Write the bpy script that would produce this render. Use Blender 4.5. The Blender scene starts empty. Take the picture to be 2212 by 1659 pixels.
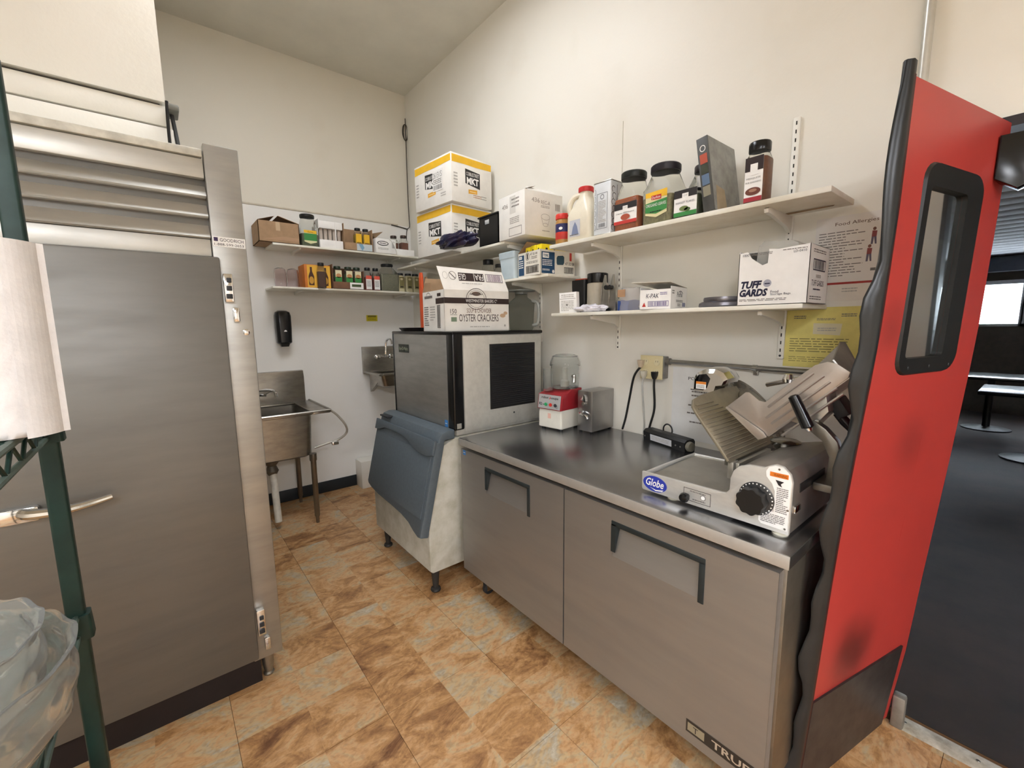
import bpy, bmesh, math, random
from mathutils import Vector, Matrix
R = random.Random(7)
S = bpy.context.scene
COL = S.collection

# ------------------------------------------------------------------ camera
YAW, PITCH, ROLL, FPX = -0.8875, 0.1351, -0.011, 930.09
def cam_axes():
    cy, sy, cp, sp = math.cos(YAW), math.sin(YAW), math.cos(PITCH), math.sin(PITCH)
    f = Vector((sy*cp, cy*cp, -sp)); r = Vector((cy, -sy, 0)); u = r.cross(f)
    c, s = math.cos(ROLL), math.sin(ROLL)
    return c*r + s*u, -s*r + c*u, f
_r, _u, _f = cam_axes()
cd = bpy.data.cameras.new('camera'); cam = bpy.data.objects.new('camera', cd); COL.objects.link(cam)
cd.sensor_width = 36; cd.lens = FPX*36/2212; cd.clip_start = .02; cd.clip_end = 200
cam.matrix_world = Matrix(((_r.x, _u.x, -_f.x, 4.0875), (_r.y, _u.y, -_f.y, -2.0418), (_r.z, _u.z, -_f.z, 1.52), (0, 0, 0, 1)))
S.camera = cam
# ------------------------------------------------------------------ world, exposure
S.view_settings.view_transform = 'Standard'; S.view_settings.look = 'None'
S.view_settings.gamma = 1; S.view_settings.use_curve_mapping = False
S.view_settings.exposure = 0.0
LAMP = 44.0          # radiance of the ceiling troffers
W = bpy.data.worlds.new('daylight'); S.world = W; W.use_nodes = True
bg = W.node_tree.nodes['Background']; bg.inputs[0].default_value = (.80, .88, 1, 1); bg.inputs[1].default_value = 60.0

# ------------------------------------------------------------------ materials
def lin(h):
    h = h.lstrip('#'); c = [int(h[i:i+2], 16)/255 for i in (0, 2, 4)]
    return tuple(x/12.92 if x <= .04045 else ((x+.055)/1.055)**2.4 for x in c) + (1,)
MC = {}
def mat(hexc, rough=.6, metal=0, var=.08, scale=14, bump=0, trans=0, ior=1.45, emit=0, coat=0, stretch=None, dirt=None, alpha=1):
    key = (hexc, rough, metal, var, scale, bump, trans, ior, emit, coat, stretch, dirt, alpha)
    if key in MC: return MC[key]
    m = bpy.data.materials.new('mat_'+hexc.strip('#')); m.use_nodes = True; MC[key] = m
    n = m.node_tree.nodes; l = m.node_tree.links; b = n['Principled BSDF']
    c = lin(hexc)
    b.inputs['Base Color'].default_value = c; b.inputs['Roughness'].default_value = rough; b.inputs['Metallic'].default_value = metal
    b.inputs['IOR'].default_value = ior
    if trans: b.inputs['Transmission Weight'].default_value = trans
    if coat: b.inputs['Coat Weight'].default_value = coat
    if alpha < 1: b.inputs['Alpha'].default_value = alpha
    if emit:
        b.inputs['Emission Color'].default_value = c; b.inputs['Emission Strength'].default_value = emit
    if var or bump:
        g = n.new('ShaderNodeNewGeometry'); src = g.outputs['Position']
        if stretch:
            mp = n.new('ShaderNodeMapping'); mp.inputs['Scale'].default_value = stretch; l.new(src, mp.inputs[0]); src = mp.outputs[0]
        t = n.new('ShaderNodeTexNoise'); t.inputs['Scale'].default_value = scale; t.inputs['Detail'].default_value = 5; t.inputs['Roughness'].default_value = .6
        l.new(src, t.inputs['Vector'])
        if var:
            mx = n.new('ShaderNodeMix'); mx.data_type = 'RGBA'
            d = lin(dirt) if dirt else tuple(max(0, x*(1-2.2*var)) for x in c[:3]) + (1,)
            mx.inputs[6].default_value = c if dirt else tuple(min(1, x*(1+var)) for x in c[:3]) + (1,)
            mx.inputs[7].default_value = d
            rp = n.new('ShaderNodeValToRGB'); rp.color_ramp.elements[0].position = .38; rp.color_ramp.elements[1].position = .72
            l.new(t.outputs[0], rp.inputs[0]); l.new(rp.outputs[0], mx.inputs[0]); l.new(mx.outputs[2], b.inputs['Base Color'])
            if metal:
                mr = n.new('ShaderNodeMapRange'); mr.inputs[3].default_value = max(.03, rough*.8); mr.inputs[4].default_value = min(1, rough*1.3)
                l.new(t.outputs[0], mr.inputs[0]); l.new(mr.outputs[0], b.inputs['Roughness'])
        if bump:
            bp = n.new('ShaderNodeBump'); bp.inputs['Strength'].default_value = bump; bp.inputs['Distance'].default_value = .01
            l.new(t.outputs[0], bp.inputs['Height']); l.new(bp.outputs[0], b.inputs['Normal'])
    return m
steel = mat('#b9b6ae', .30, 1, .07, 5, .02, stretch=(1, 1, 9))
steel_h = mat('#b4b0a8', .30, 1, .08, 4, .02, stretch=(1, 1, 7))
steel_top = mat('#aeafb2', .27, 1, 0)
steel_dk = mat('#8f8b84', .38, 1, .08, 6)
fridge_m = mat('#787671', .46, .72, .035, 3, .01, stretch=(1, 1, 6))
chrome = mat('#dcdcdc', .09, 1, .02)
alu = mat('#c9c8c4', .33, 1, .08, 9)
white_p = mat('#ece9df', .45, 0, .03, 3, .02)
shelf_m = mat('#efece0', .4, 0, .05, 5, dirt='#d8d0bb')
shelf_wood = mat('#a98f6e', .7, 0, .1)
black = mat('#161616', .45, 0, .1)
black_g = mat('#101112', .22, 0, .05)
dkgrey = mat('#2c2e31', .5, 0, .1)
card = mat('#a98a6a', .85, 0, .06, 20)
cardw = mat('#eeebe4', .7, 0, .03, 10)
card_in = mat('#8f7558', .9, 0, .08)
ink = mat('#2a2626', .7, 0, 0)
inkg = mat('#77736f', .8, 0, 0)
inkl = mat('#b2aea8', .8, 0, 0)
whitel = mat('#f4f2ee', .6, 0, .02)
glass = mat('#f4f8f6', .03, 0, 0, trans=1, ior=1.45)
clearp = mat('#f1f1ea', .12, 0, 0, trans=.96, ior=1.12)
navy = mat('#27407c', .6, 0, 0)
red_i = mat('#c33a32', .6, 0, 0)
green_i = mat('#3d8a45', .6, 0, 0)
yellow_i = mat('#f0bd2e', .6, 0, .04)

def wall_material(name, lo, hi, zsplit):
    m = bpy.data.materials.new(name); m.use_nodes = True
    n = m.node_tree.nodes; l = m.node_tree.links; b = n['Principled BSDF']; b.inputs['Roughness'].default_value = .5
    g = n.new('ShaderNodeNewGeometry'); sp = n.new('ShaderNodeSeparateXYZ'); l.new(g.outputs['Position'], sp.inputs[0])
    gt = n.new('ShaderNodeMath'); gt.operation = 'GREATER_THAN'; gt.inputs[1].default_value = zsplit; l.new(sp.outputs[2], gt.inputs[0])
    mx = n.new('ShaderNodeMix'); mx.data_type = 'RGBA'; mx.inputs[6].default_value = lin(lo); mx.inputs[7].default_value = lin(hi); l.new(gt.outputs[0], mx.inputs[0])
    t = n.new('ShaderNodeTexNoise'); t.inputs['Scale'].default_value = 2.2; t.inputs['Detail'].default_value = 7; l.new(g.outputs['Position'], t.inputs['Vector'])
    rp = n.new('ShaderNodeValToRGB'); rp.color_ramp.elements[0].position = .55; rp.color_ramp.elements[1].position = .85
    rp.color_ramp.elements[0].color = (1, 1, 1, 1); rp.color_ramp.elements[1].color = (.86, .83, .77, 1); l.new(t.outputs[0], rp.inputs[0])
    m2 = n.new('ShaderNodeMix'); m2.data_type = 'RGBA'; m2.blend_type = 'MULTIPLY'; m2.inputs[0].default_value = .6
    l.new(mx.outputs[2], m2.inputs[6]); l.new(rp.outputs[0], m2.inputs[7]); l.new(m2.outputs[2], b.inputs['Base Color'])
    t2 = n.new('ShaderNodeTexNoise'); t2.inputs['Scale'].default_value = 60; l.new(g.outputs['Position'], t2.inputs['Vector'])
    bp = n.new('ShaderNodeBump'); bp.inputs['Strength'].default_value = .05; bp.inputs['Distance'].default_value = .01; l.new(t2.outputs[0], bp.inputs['Height']); l.new(bp.outputs[0], b.inputs['Normal'])
    return m
def tile_material():
    m = bpy.data.materials.new('slate_vinyl'); m.use_nodes = True
    n = m.node_tree.nodes; l = m.node_tree.links; b = n['Principled BSDF']
    g = n.new('ShaderNodeNewGeometry')
    mp = n.new('ShaderNodeMapping'); mp.inputs['Scale'].default_value = (1/.2325, 1/.2385, 1); mp.inputs['Location'].default_value = (-2.12/.2325, 1.0/.2385, 0); l.new(g.outputs['Position'], mp.inputs[0])
    wrp = n.new('ShaderNodeTexNoise'); wrp.inputs['Scale'].default_value = 3.0; wrp.inputs['Detail'].default_value = 4; l.new(g.outputs['Position'], wrp.inputs['Vector'])
    fl = n.new('ShaderNodeVectorMath'); fl.operation = 'FLOOR'; l.new(mp.outputs[0], fl.inputs[0])
    wn = n.new('ShaderNodeTexWhiteNoise'); wn.noise_dimensions = '2D'; l.new(fl.outputs[0], wn.inputs[0])
    # each printed slate square reads the noise at its own offset
    off = n.new('ShaderNodeVectorMath'); off.operation = 'MULTIPLY_ADD'; off.inputs[1].default_value = (9, 9, 9); l.new(wn.outputs[1], off.inputs[0]); l.new(g.outputs['Position'], off.inputs[2])
    st = n.new('ShaderNodeMapping'); st.inputs['Scale'].default_value = (1.5, .85, 1); st.inputs['Rotation'].default_value = (0, 0, .5); l.new(off.outputs[0], st.inputs[0])
    t = n.new('ShaderNodeTexNoise'); t.inputs['Scale'].default_value = 6.0; t.inputs['Detail'].default_value = 10; t.inputs['Roughness'].default_value = .72; t.inputs['Distortion'].default_value = .7; l.new(st.outputs[0], t.inputs['Vector'])
    sc = n.new('ShaderNodeMath'); sc.operation = 'MULTIPLY_ADD'; sc.inputs[1].default_value = .17; l.new(wn.outputs[0], sc.inputs[0])
    ad = n.new('ShaderNodeMath'); ad.operation = 'SUBTRACT'; ad.inputs[1].default_value = .08; l.new(t.outputs[0], ad.inputs[0]); l.new(ad.outputs[0], sc.inputs[2])
    rp = n.new('ShaderNodeValToRGB'); cr = rp.color_ramp
    for e, (p, c) in zip((cr.elements[0], cr.elements[1]), ((.28, '#70492b'), (.76, '#c9c1ae'))): e.position = p; e.color = lin(c)
    for p, c in ((.385, '#9a7048'), (.455, '#b48858'), (.515, '#c49a6e'), (.585, '#bca27b'), (.66, '#b0a48f')):
        e = cr.elements.new(p); e.color = lin(c)
    l.new(sc.outputs[0], rp.inputs[0])
    f2 = n.new('ShaderNodeTexNoise'); f2.inputs['Scale'].default_value = 45; f2.inputs['Detail'].default_value = 6; f2.inputs['Distortion'].default_value = .8; l.new(st.outputs[0], f2.inputs['Vector'])
    r2 = n.new('ShaderNodeValToRGB'); r2.color_ramp.elements[0].position = .35; r2.color_ramp.elements[0].color = (.62, .55, .48, 1); r2.color_ramp.elements[1].position = .55; r2.color_ramp.elements[1].color = (1.06, 1.05, 1.03, 1); l.new(f2.outputs[0], r2.inputs[0])
    mu = n.new('ShaderNodeMix'); mu.data_type = 'RGBA'; mu.blend_type = 'MULTIPLY'; mu.inputs[0].default_value = .5; l.new(rp.outputs[0], mu.inputs[6]); l.new(r2.outputs[0], mu.inputs[7])
    l.new(mu.outputs[2], b.inputs['Base Color']); b.inputs['Roughness'].default_value = .42
    bp = n.new('ShaderNodeBump'); bp.inputs['Strength'].default_value = .15; bp.inputs['Distance'].default_value = .004; l.new(t.outputs[0], bp.inputs['Height']); l.new(bp.outputs[0], b.inputs['Normal'])
    return m

# ------------------------------------------------------------------ mesh helpers
def V(*a): return Vector(a)
class B:
    """collects shapes into one bmesh"""
    def __init__(s): s.bm = bmesh.new()
    def box(s, a, b, bv=0, seg=2, rot=None, piv=None):
        x0, x1 = sorted((a[0], b[0])); y0, y1 = sorted((a[1], b[1])); z0, z1 = sorted((a[2], b[2]))
        vs = [s.bm.verts.new(p) for p in ((x0,y0,z0),(x1,y0,z0),(x1,y1,z0),(x0,y1,z0),(x0,y0,z1),(x1,y0,z1),(x1,y1,z1),(x0,y1,z1))]
        fs = [s.bm.faces.new([vs[i] for i in f]) for f in ((0,3,2,1),(4,5,6,7),(0,1,5,4),(1,2,6,5),(2,3,7,6),(3,0,4,7))]
        if bv:
            es = list({e for f in fs for e in f.edges})
            r = bmesh.ops.bevel(s.bm, geom=es, offset=min(bv, .49*min(x1-x0, y1-y0, z1-z0)), segments=seg, profile=.5, affect='EDGES')
            vs = list({v for f in r['faces'] for v in f.verts})
        if rot is not None: bmesh.ops.rotate(s.bm, verts=[v for v in vs if v.is_valid], cent=piv or ((x0+x1)/2, (y0+y1)/2, (z0+z1)/2), matrix=rot)
        return s
    def prism(s, pts, d, bv=0):
        """polygon pts (3D) extruded by vector d"""
        d = Vector(d); a = [s.bm.verts.new(p) for p in pts]; b = [s.bm.verts.new(Vector(p)+d) for p in pts]; n = len(pts)
        fs = [s.bm.faces.new(list(reversed(a))), s.bm.faces.new(b)]
        fs += [s.bm.faces.new((a[i], a[(i+1) % n], b[(i+1) % n], b[i])) for i in range(n)]
        bmesh.ops.recalc_face_normals(s.bm, faces=fs)
        if bv: bmesh.ops.bevel(s.bm, geom=list({e for f in fs[:2] for e in f.edges}), offset=bv, segments=2, profile=.5, affect='EDGES')
        return s
    def poly(s, pts):
        s.bm.faces.new([s.bm.verts.new(p) for p in pts]); return s
    def loft(s, loops, cap=(True, True)):
        rows = [[s.bm.verts.new(p) for p in lp] for lp in loops]; n = len(rows[0]); fs = []
        for a, b in zip(rows, rows[1:]):
            for i in range(n): fs.append(s.bm.faces.new((a[i], a[(i+1) % n], b[(i+1) % n], b[i])))
        if cap[0]: fs.append(s.bm.faces.new(list(reversed(rows[0]))))
        if cap[1]: fs.append(s.bm.faces.new(rows[-1]))
        bmesh.ops.recalc_face_normals(s.bm, faces=fs)
        return s
    def lathe(s, c, prof, n=20, axis='Z', cap=(True, True)):
        loops = []
        for r, h in prof:
            lp = []
            for i in range(n):
                t = 2*math.pi*i/n; x, y = r*math.cos(t), r*math.sin(t)
                lp.append({'Z': (c[0]+x, c[1]+y, c[2]+h), 'Y': (c[0]+x, c[1]+h, c[2]+y), 'X': (c[0]+h, c[1]+x, c[2]+y)}[axis])
            loops.append(lp)
        return s.loft(loops, cap)
    def rr(s, c, secs, n=4, cap=(True, True)):
        """rounded-rectangle sections (z, hx, hy, r) stacked over centre c"""
        loops = []
        for z, hx, hy, r in secs:
            r = min(r, hx*.999, hy*.999); lp = []
            for sx, sy, a0 in ((1,1,0),(-1,1,90),(-1,-1,180),(1,-1,270)):
                for k in range(n+1):
                    a = math.radians(a0+90*k/n); lp.append((c[0]+sx*(hx-r)+r*math.cos(a), c[1]+sy*(hy-r)+r*math.sin(a), c[2]+z))
            loops.append(lp)
        return s.loft(loops, cap)
    def tube(s, path, r, n=8, cap=True):
        path = [Vector(p) for p in path]; loops = []; up = None
        for i, p in enumerate(path):
            t = (path[min(i+1, len(path)-1)]-path[max(i-1, 0)]).normalized()
            if up is None: up = t.orthogonal().normalized()
            up = (up - t*up.dot(t)); up = up.normalized() if up.length > 1e-6 else t.orthogonal().normalized(); sd = t.cross(up)
            rr_ = r[i] if isinstance(r, (list, tuple)) else r
            loops.append([p + (up*math.cos(2*math.pi*k/n)+sd*math.sin(2*math.pi*k/n))*rr_ for k in range(n)])
        return s.loft(loops, (cap, cap))
    def rod(s, a, b, r, n=10): return s.tube([a, b], r, n)
def smooth_path(pts, k=6):
    pts = [Vector(p) for p in pts]; out = []
    for i in range(len(pts)-1):
        p0, p1, p2, p3 = pts[max(i-1, 0)], pts[i], pts[i+1], pts[min(i+2, len(pts)-1)]
        for j in range(k):
            t = j/k; out.append(.5*((2*p1)+(p2-p0)*t+(2*p0-5*p1+4*p2-p3)*t*t+(3*p1-p0-3*p2+p3)*t**3))
    return out+[pts[-1]]

MW = {}
def obj(name, b, m, parent=None, smooth=True, ang=.6):
    bm = b.bm if isinstance(b, B) else b
    me = bpy.data.meshes.new(name)
    if parent is not None: bm.transform(MW[parent.name].inverted())
    bm.to_mesh(me); bm.free()
    me.materials.append(m)
    if smooth:
        me.polygons.foreach_set('use_smooth', [True]*len(me.polygons)); me.set_sharp_from_angle(angle=ang)
    o = bpy.data.objects.new(name, me); COL.objects.link(o)
    if parent is not None: o.parent = parent; MW[o.name] = MW[parent.name]
    else: MW[o.name] = Matrix.Identity(4)
    return o
def origin(o, c):
    """move a top-level mesh's origin to c"""
    o.data.transform(Matrix.Translation(-Vector(c))); o.location = c; MW[o.name] = Matrix.Translation(c); return o
def tag(o, label, cat, group=None, kind=None):
    if label: o['label'] = label
    if cat: o['category'] = cat
    if group: o['group'] = group
    if kind: o['kind'] = kind
    return o
def thing(name, label, cat, loc, rz=0, group=None):
    o = bpy.data.objects.new(name, None); COL.objects.link(o); o.location = loc; o.rotation_euler = (0, 0, rz); o.empty_display_size = .05
    MW[o.name] = Matrix.Translation(loc) @ Matrix.Rotation(rz, 4, 'Z')
    return tag(o, label, cat, group)
def struct(name, b, m, label=None):
    o = obj(name, b, m); o['kind'] = 'structure'
    if label: o['label'] = label
    return o
def stuff(o): o['kind'] = 'stuff'; return o
def at(t, *p): return MW[t.name] @ Vector(p)

# flat print on a face -------------------------------------------------
TC = {}
def text_polys(body, shear=0, bold=0):
    k = (body, shear, bold)
    if k in TC: return TC[k]
    cu = bpy.data.curves.new('t', 'FONT'); cu.body = body; cu.size = 1; cu.resolution_u = 2; cu.shear = shear; cu.offset = bold
    o = bpy.data.objects.new('t', cu); COL.objects.link(o)
    bpy.context.view_layer.update()
    me = bpy.data.meshes.new_from_object(o.evaluated_get(bpy.context.evaluated_depsgraph_get()))
    vs = [tuple(v.co) for v in me.vertices]; fs = [tuple(p.vertices) for p in me.polygons]
    bpy.data.objects.remove(o); bpy.data.curves.remove(cu); bpy.data.meshes.remove(me)
    TC[k] = (vs, fs); return TC[k]
class Face:
    """flat print on a plane: o origin, u and v axes (world), n outward"""
    def __init__(s, parent, o, u, v, gap=.0008):
        s.p = parent; s.o = Vector(o); s.u = Vector(u).normalized(); v = Vector(v); s.v = (v-s.u*v.dot(s.u)).normalized(); s.n = s.u.cross(s.v); s.g = gap; s.d = {}
    def P(s, a, b, lv): return s.o + s.u*a + s.v*b + s.n*(s.g*lv)
    def _bm(s, name, m): return s.d.setdefault((name, m.name), (bmesh.new(), m))[0]
    def poly(s, pts, m, lv=1, name='print'):
        bm = s._bm(name, m); bm.faces.new([bm.verts.new(s.P(a, b, lv)) for a, b in pts]); return s
    def rect(s, a0, b0, a1, b1, m, lv=1, name='print'): return s.poly(((a0,b0),(a1,b0),(a1,b1),(a0,b1)), m, lv, name)
    def ell(s, a, b, ra, rb, m, lv=1, name='print', n=24): return s.poly([(a+ra*math.cos(2*math.pi*i/n), b+rb*math.sin(2*math.pi*i/n)) for i in range(n)], m, lv, name)
    def ring(s, a, b, ra, rb, w, m, lv=1, n=24, a0=0, a1=360):
        bm = s._bm('print', m); k = [math.radians(a0+(a1-a0)*i/n) for i in range(n+1)]
        for i in range(n):
            q = [(a+ra*math.cos(k[i]), b+rb*math.sin(k[i])), (a+ra*math.cos(k[i+1]), b+rb*math.sin(k[i+1])), (a+(ra-w)*math.cos(k[i+1]), b+(rb-w)*math.sin(k[i+1])), (a+(ra-w)*math.cos(k[i]), b+(rb-w)*math.sin(k[i]))]
            bm.faces.new([bm.verts.new(s.P(x, y, lv)) for x, y in q])
        return s
    def frame(s, a0, b0, a1, b1, w, m, lv=1):
        s.rect(a0, b0, a1, b0+w, m, lv); s.rect(a0, b1-w, a1, b1, m, lv); s.rect(a0, b0+w, a0+w, b1-w, m, lv); return s.rect(a1-w, b0+w, a1, b1-w, m, lv)
    def text(s, t, a, b, w, h, m, lv=2, shear=0, flip=False, bold=0):
        """fit text t into the w x h box whose lower left is (a, b)"""
        vs, fs = text_polys(t, shear, bold); x0 = min(v[0] for v in vs); x1 = max(v[0] for v in vs); y0 = min(v[1] for v in vs); y1 = max(v[1] for v in vs)
        bm = s._bm('lettering', m)
        q = []
        for v in vs:
            fx, fy = (v[0]-x0)/(x1-x0), (v[1]-y0)/(y1-y0)
            if flip: fx, fy = 1-fx, 1-fy
            q.append(bm.verts.new(s.P(a+w*fx, b+h*fy, lv)))
        for f in fs:
            try: bm.faces.new([q[i] for i in f])
            except ValueError: pass
        return s
    def lines(s, a0, b0, a1, b1, n, m, lv=1, fill=.45, seed=1):
        r = random.Random(seed); p = (b1-b0)/n
        for i in range(n):
            y = b1-(i+1)*p+p*(1-fill)/2; x = a0; end = a1-(a1-a0)*r.choice((0, .05, .15, .4))
            while x < end-.001:
                w = (a1-a0)*r.uniform(.06, .2); s.rect(x, y, min(end, x+w), y+p*fill, m, lv, 'small_print'); x += w+(a1-a0)*.025
        return s
    def bars(s, a0, b0, a1, b1, m, lv=2, n=22, seed=3):
        r = random.Random(seed); p = (a1-a0)/n
        for i in range(n): s.rect(a0+i*p, b0, a0+i*p+p*r.uniform(.25, .75), b1, m, lv, 'barcode')
        return s
    def done(s):
        for (name, _), (bm, m) in s.d.items():
            o = obj(name, bm, m, s.p, smooth=False)
            if len(o.data.polygons) > 1: o['kind'] = 'stuff'
        s.d = {}
def faceof(t, o, u, v, gap=.0008):
    """Face given in the local frame of thing t"""
    M = MW[t.name]; q = M.to_3x3(); return Face(t, M @ Vector(o), q @ Vector(u), q @ Vector(v), gap)
def lb(t):
    """builder whose coordinates are local to thing t"""
    b = B(); b.t = t; return b
def lobj(name, b, m, t, **k):
    b.bm.transform(MW[t.name]); return obj(name, b, m, t, **k)
# ================================================================== SETTING
HC = 3.707
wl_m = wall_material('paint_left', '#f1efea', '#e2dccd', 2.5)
wr_m = wall_material('paint_right', '#e9e5da', '#e9e5da', 2.3)
ceil_m = mat('#dcd9cd', .8, 0, .03, 3)
tile_m = tile_material()
base_m = mat('#23282c', .5, 0, .06)
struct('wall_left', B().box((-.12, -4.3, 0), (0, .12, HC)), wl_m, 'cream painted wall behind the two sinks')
o = struct('wall_right', B().box((0, 0, 0), (3.838, .085, HC)).box((5.0, 0, 0), (8.0, .085, HC)).box((3.838, 0, 2.115), (5.0, .085, HC)), wr_m, 'off-white wall with shelves and a doorway at its right')
struct('wall_back', B().box((-.12, -4.42, 0), (8.0, -4.3, HC)), wr_m)
struct('wall_far', B().box((8.0, -4.42, 0), (8.12, 9, HC)), wr_m)
struct('ceiling', B().box((-.12, -4.42, HC), (8.1, .14, HC+.1)), ceil_m, 'plain grey-beige ceiling')
wp = struct('wall_partition', B().box((0, -4.3, 0), (1.15, -1.932, HC)).box((1.15, -4.3, 2.43), (1.75, -1.932, HC)), wr_m, 'white boxed wall above the tall refrigerator')
struct('trim_2', B().box((1.15, -4.3, 2.34), (1.742, -1.925, 2.418), .004), wr_m)
struct('trim_3', B().box((1.15, -4.3, 2.2), (1.745, -1.915, 2.333), .004), wr_m)
struct('trim_4', B().box((1.2, -4.28, 2.19), (1.72, -1.95, 2.43)), mat('#57524a', .9, 0, .1))
# crack and seam lines where panels meet
struct('trim_1', B().box((-.002, -1.9, 2.497), (.006, -.13, 2.51), .002), mat('#c9c0ad', .6), 'thin painted panel joint strip')
struct('trim_5', B().box((2.548, -.003, 2.0), (2.552, .002, 2.6)), mat('#dcd8cb', .6))
struct('baseboard_left', B().box((0, -1.9, 0), (.012, -.5, .105), .003), base_m, 'black rubber cove base along the sink wall')
struct('baseboard_right', B().box((0, -.012, 0), (3.80, 0, .105), .003), base_m)
fl = struct('floor', B().box((-.12, -4.42, -.05), (8.1, .08, -.004)), mat('#6b4c2e', .8), 'slate-look vinyl tile floor')
me_t = None
for i in range(-5, 13):
    for j in range(-3, 9):
        x0, x1 = 2.12+.4725*i, 2.12+.4725*(i+1); y1, y0 = -1.0-.477*(-j), -1.0-.477*(-j)-.477
        y0, y1 = -1.0+.477*(j-6), -1.0+.477*(j-5)
        x0, x1, y0, y1 = max(x0, 0), min(x1, 8.0), max(y0, -4.3), min(y1, .0)
        if x1-x0 < .02 or y1-y0 < .02: continue
        b = B().box((x0+.0008, y0+.0008, -.004), (x1-.0008, y1-.0008, 0))
        obj('floor_tile', b, tile_m, fl, smooth=False)
# doorway frame
fr = struct('trim_6', B().box((3.836, -.003, 0), (3.848, .09, 2.115)).box((3.836, -.006, 2.095), (5.02, .092, 2.125)).box((4.98, -.004, 0), (5.02, .09, 2.1)), mat('#2a2427', .4, 0, .1), 'dark metal frame of the doorway')
th = thing('threshold_strip', 'worn pale metal threshold strip across the doorway floor', 'threshold', (4.4, .02, 0))
obj('strip', B().prism([(3.86, -.02, 0), (3.86, -.005, .008), (3.86, .045, .008), (3.86, .06, 0)], (1.16, 0, 0)), mat('#cfc8b8', .5, .2, .12, 20, dirt='#8d8371'), th)
for x in (3.9, 4.09, 4.3, 4.55): obj('screw', B().lathe((x, .02, .008), ((.006, 0), (.005, .0015)), 8), steel_dk, th)
# ---- the dining room beyond
struct('floor_2', B().box((-.12, .08, -.05), (8.1, 9, -.002)), mat('#2a1d15', .75, 0, .25, 3, .05), 'dark floor of the room beyond')
struct('ceiling_2', B().box((-.12, .085, 2.55), (8.1, 9, 2.65)), mat('#e6e6ea', .6, 0, .05), 'pale plank ceiling of the room beyond')
c2 = bpy.data.objects['ceiling_2']
for k in range(28): obj('plank', B().box((2.4, .3+.3*k, 2.532), (6.5, .3+.3*k+.285, 2.551), .004), mat('#e6e6ea', .6, 0, .05), c2)
struct('wall_dining', B().box((-.12, 8.5, 0), (2.3, 8.64, 2.6)).box((2.3, 8.5, 0), (6.2, 8.64, 1.44)).box((2.3, 8.5, 2.13), (6.2, 8.64, 2.6)).box((6.2, 8.5, 0), (8.1, 8.64, 2.6)), mat('#4a4038', .7, 0, .1))
struct('wall_dining_left', B().box((-.12, .085, 0), (0, 8.6, 2.6)), mat('#6a5d50', .7))
struct('trim_7', B().box((0.1, 8.3, 2.28), (8, 8.5, 2.5)), mat('#33363f', .6), 'dark beam over the far windows')
for k, x in enumerate((2.34, 3.10, 3.86, 4.62, 5.38)):
    w = struct('window_%d' % (k+1), B().box((x-.02, 8.49, 1.42), (x+.03, 8.62, 2.15)).box((x+.72, 8.49, 1.42), (x+.76, 8.62, 2.15)).box((x, 8.49, 1.42), (x+.74, 8.62, 1.46)).box((x, 8.49, 2.09), (x+.74, 8.62, 2.15)), mat('#d8d8dc', .5), 'bright far window seen through the doorway')
    obj('pane', B().box((x+.03, 8.55, 1.46), (x+.72, 8.556, 2.09)), glass, w)
def dining_table(x, y, lab):
    t = thing('dining_table', lab, 'table', (x, y, 0))
    obj('table_top', B().box((x-.45, y-.4, .72), (x+.45, y+.4, .76), .008), black_g, t)
    obj('leg', B().lathe((x, y, 0), ((.25, 0), (.25, .015), (.04, .04), (.04, .72)), 16), black, t)
dining_table(4.15, 5.2, 'dark square table in the room beyond, nearest the doorway')
dining_table(3.7, 6.9, 'dark square table in the room beyond, nearest the far windows')

# ---- ceiling troffers (the room's lamps)
def troffer(x, y, lab, k=1, z=HC, ly=1.2, lx=.6):
    t = thing('ceiling_light', lab, 'ceiling light', (x, y, z))
    hx, hy = lx/2, ly/2
    f = B()
    for a, b in (((-hx-.03, -hy-.03), (-hx, hy+.03)), ((hx, -hy-.03), (hx+.03, hy+.03)), ((-hx, -hy-.03), (hx, -hy)), ((-hx, hy), (hx, hy+.03))):
        f.box((x+a[0], y+a[1], z-.05), (x+b[0], y+b[1], z-.001))
    f.box((x-hx, y-hy, z-.012), (x+hx, y+hy, z-.001))
    obj('frame', f, white_p, t)
    if z < HC:
        for sy in (-1, 1): obj('chain', B().rod((x, y+sy*hy*.8, z-.002), (x, y+sy*hy*.8, HC-.001), .004, 6), steel_dk, t)
    obj('diffuser', B().box((x-hx, y-hy, z-.055), (x+hx, y+hy, z-.03)), mat('#f0f4fc', .5, 0, 0, emit=LAMP*k), t)
troffer(2.0, -1.4, 'recessed fluorescent ceiling panel above the ice maker', .38)
troffer(5.0, -3.3, 'hanging fluorescent light nearest the wire rack', 1.0, 2.75)
troffer(6.6, -2.3, 'hanging fluorescent light farthest from the sinks', 1.25, 2.75)


# ================================================================== TALL REFRIGERATOR
louv_m = mat('#c3c1ba', .42, .7, .06, 3, .01, stretch=(1, 1, 6))
t = thing('reach_in_refrigerator', 'tall stainless steel reach-in refrigerator with louvred top', 'refrigerator', (1.7, -2.15, 0))
obj('cabinet', B().box((1.28, -2.58, .115), (2.062, -1.748, 2.135), .006), fridge_m, t)
obj('side_stile', B().box((2.055, -1.855, .108), (2.098, -1.745, 2.188), .005), mat('#a9a7a1', .42, .85, .06, 3, .01, stretch=(1, 1, 6)), t)
obj('side_stile', B().box((2.055, -2.582, .108), (2.098, -2.512, 2.188), .005), fridge_m, t)
obj('top_cap', B().box((1.3, -2.51, 2.138), (2.094, -1.858, 2.166), .004), mat('#cfccc0', .5, .3, .12), t)
obj('fascia', B().box((2.05, -2.51, 2.066), (2.088, -1.857, 2.134), .003), louv_m, t)
zs = (2.064, 1.999, 1.928, 1.853)
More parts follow.
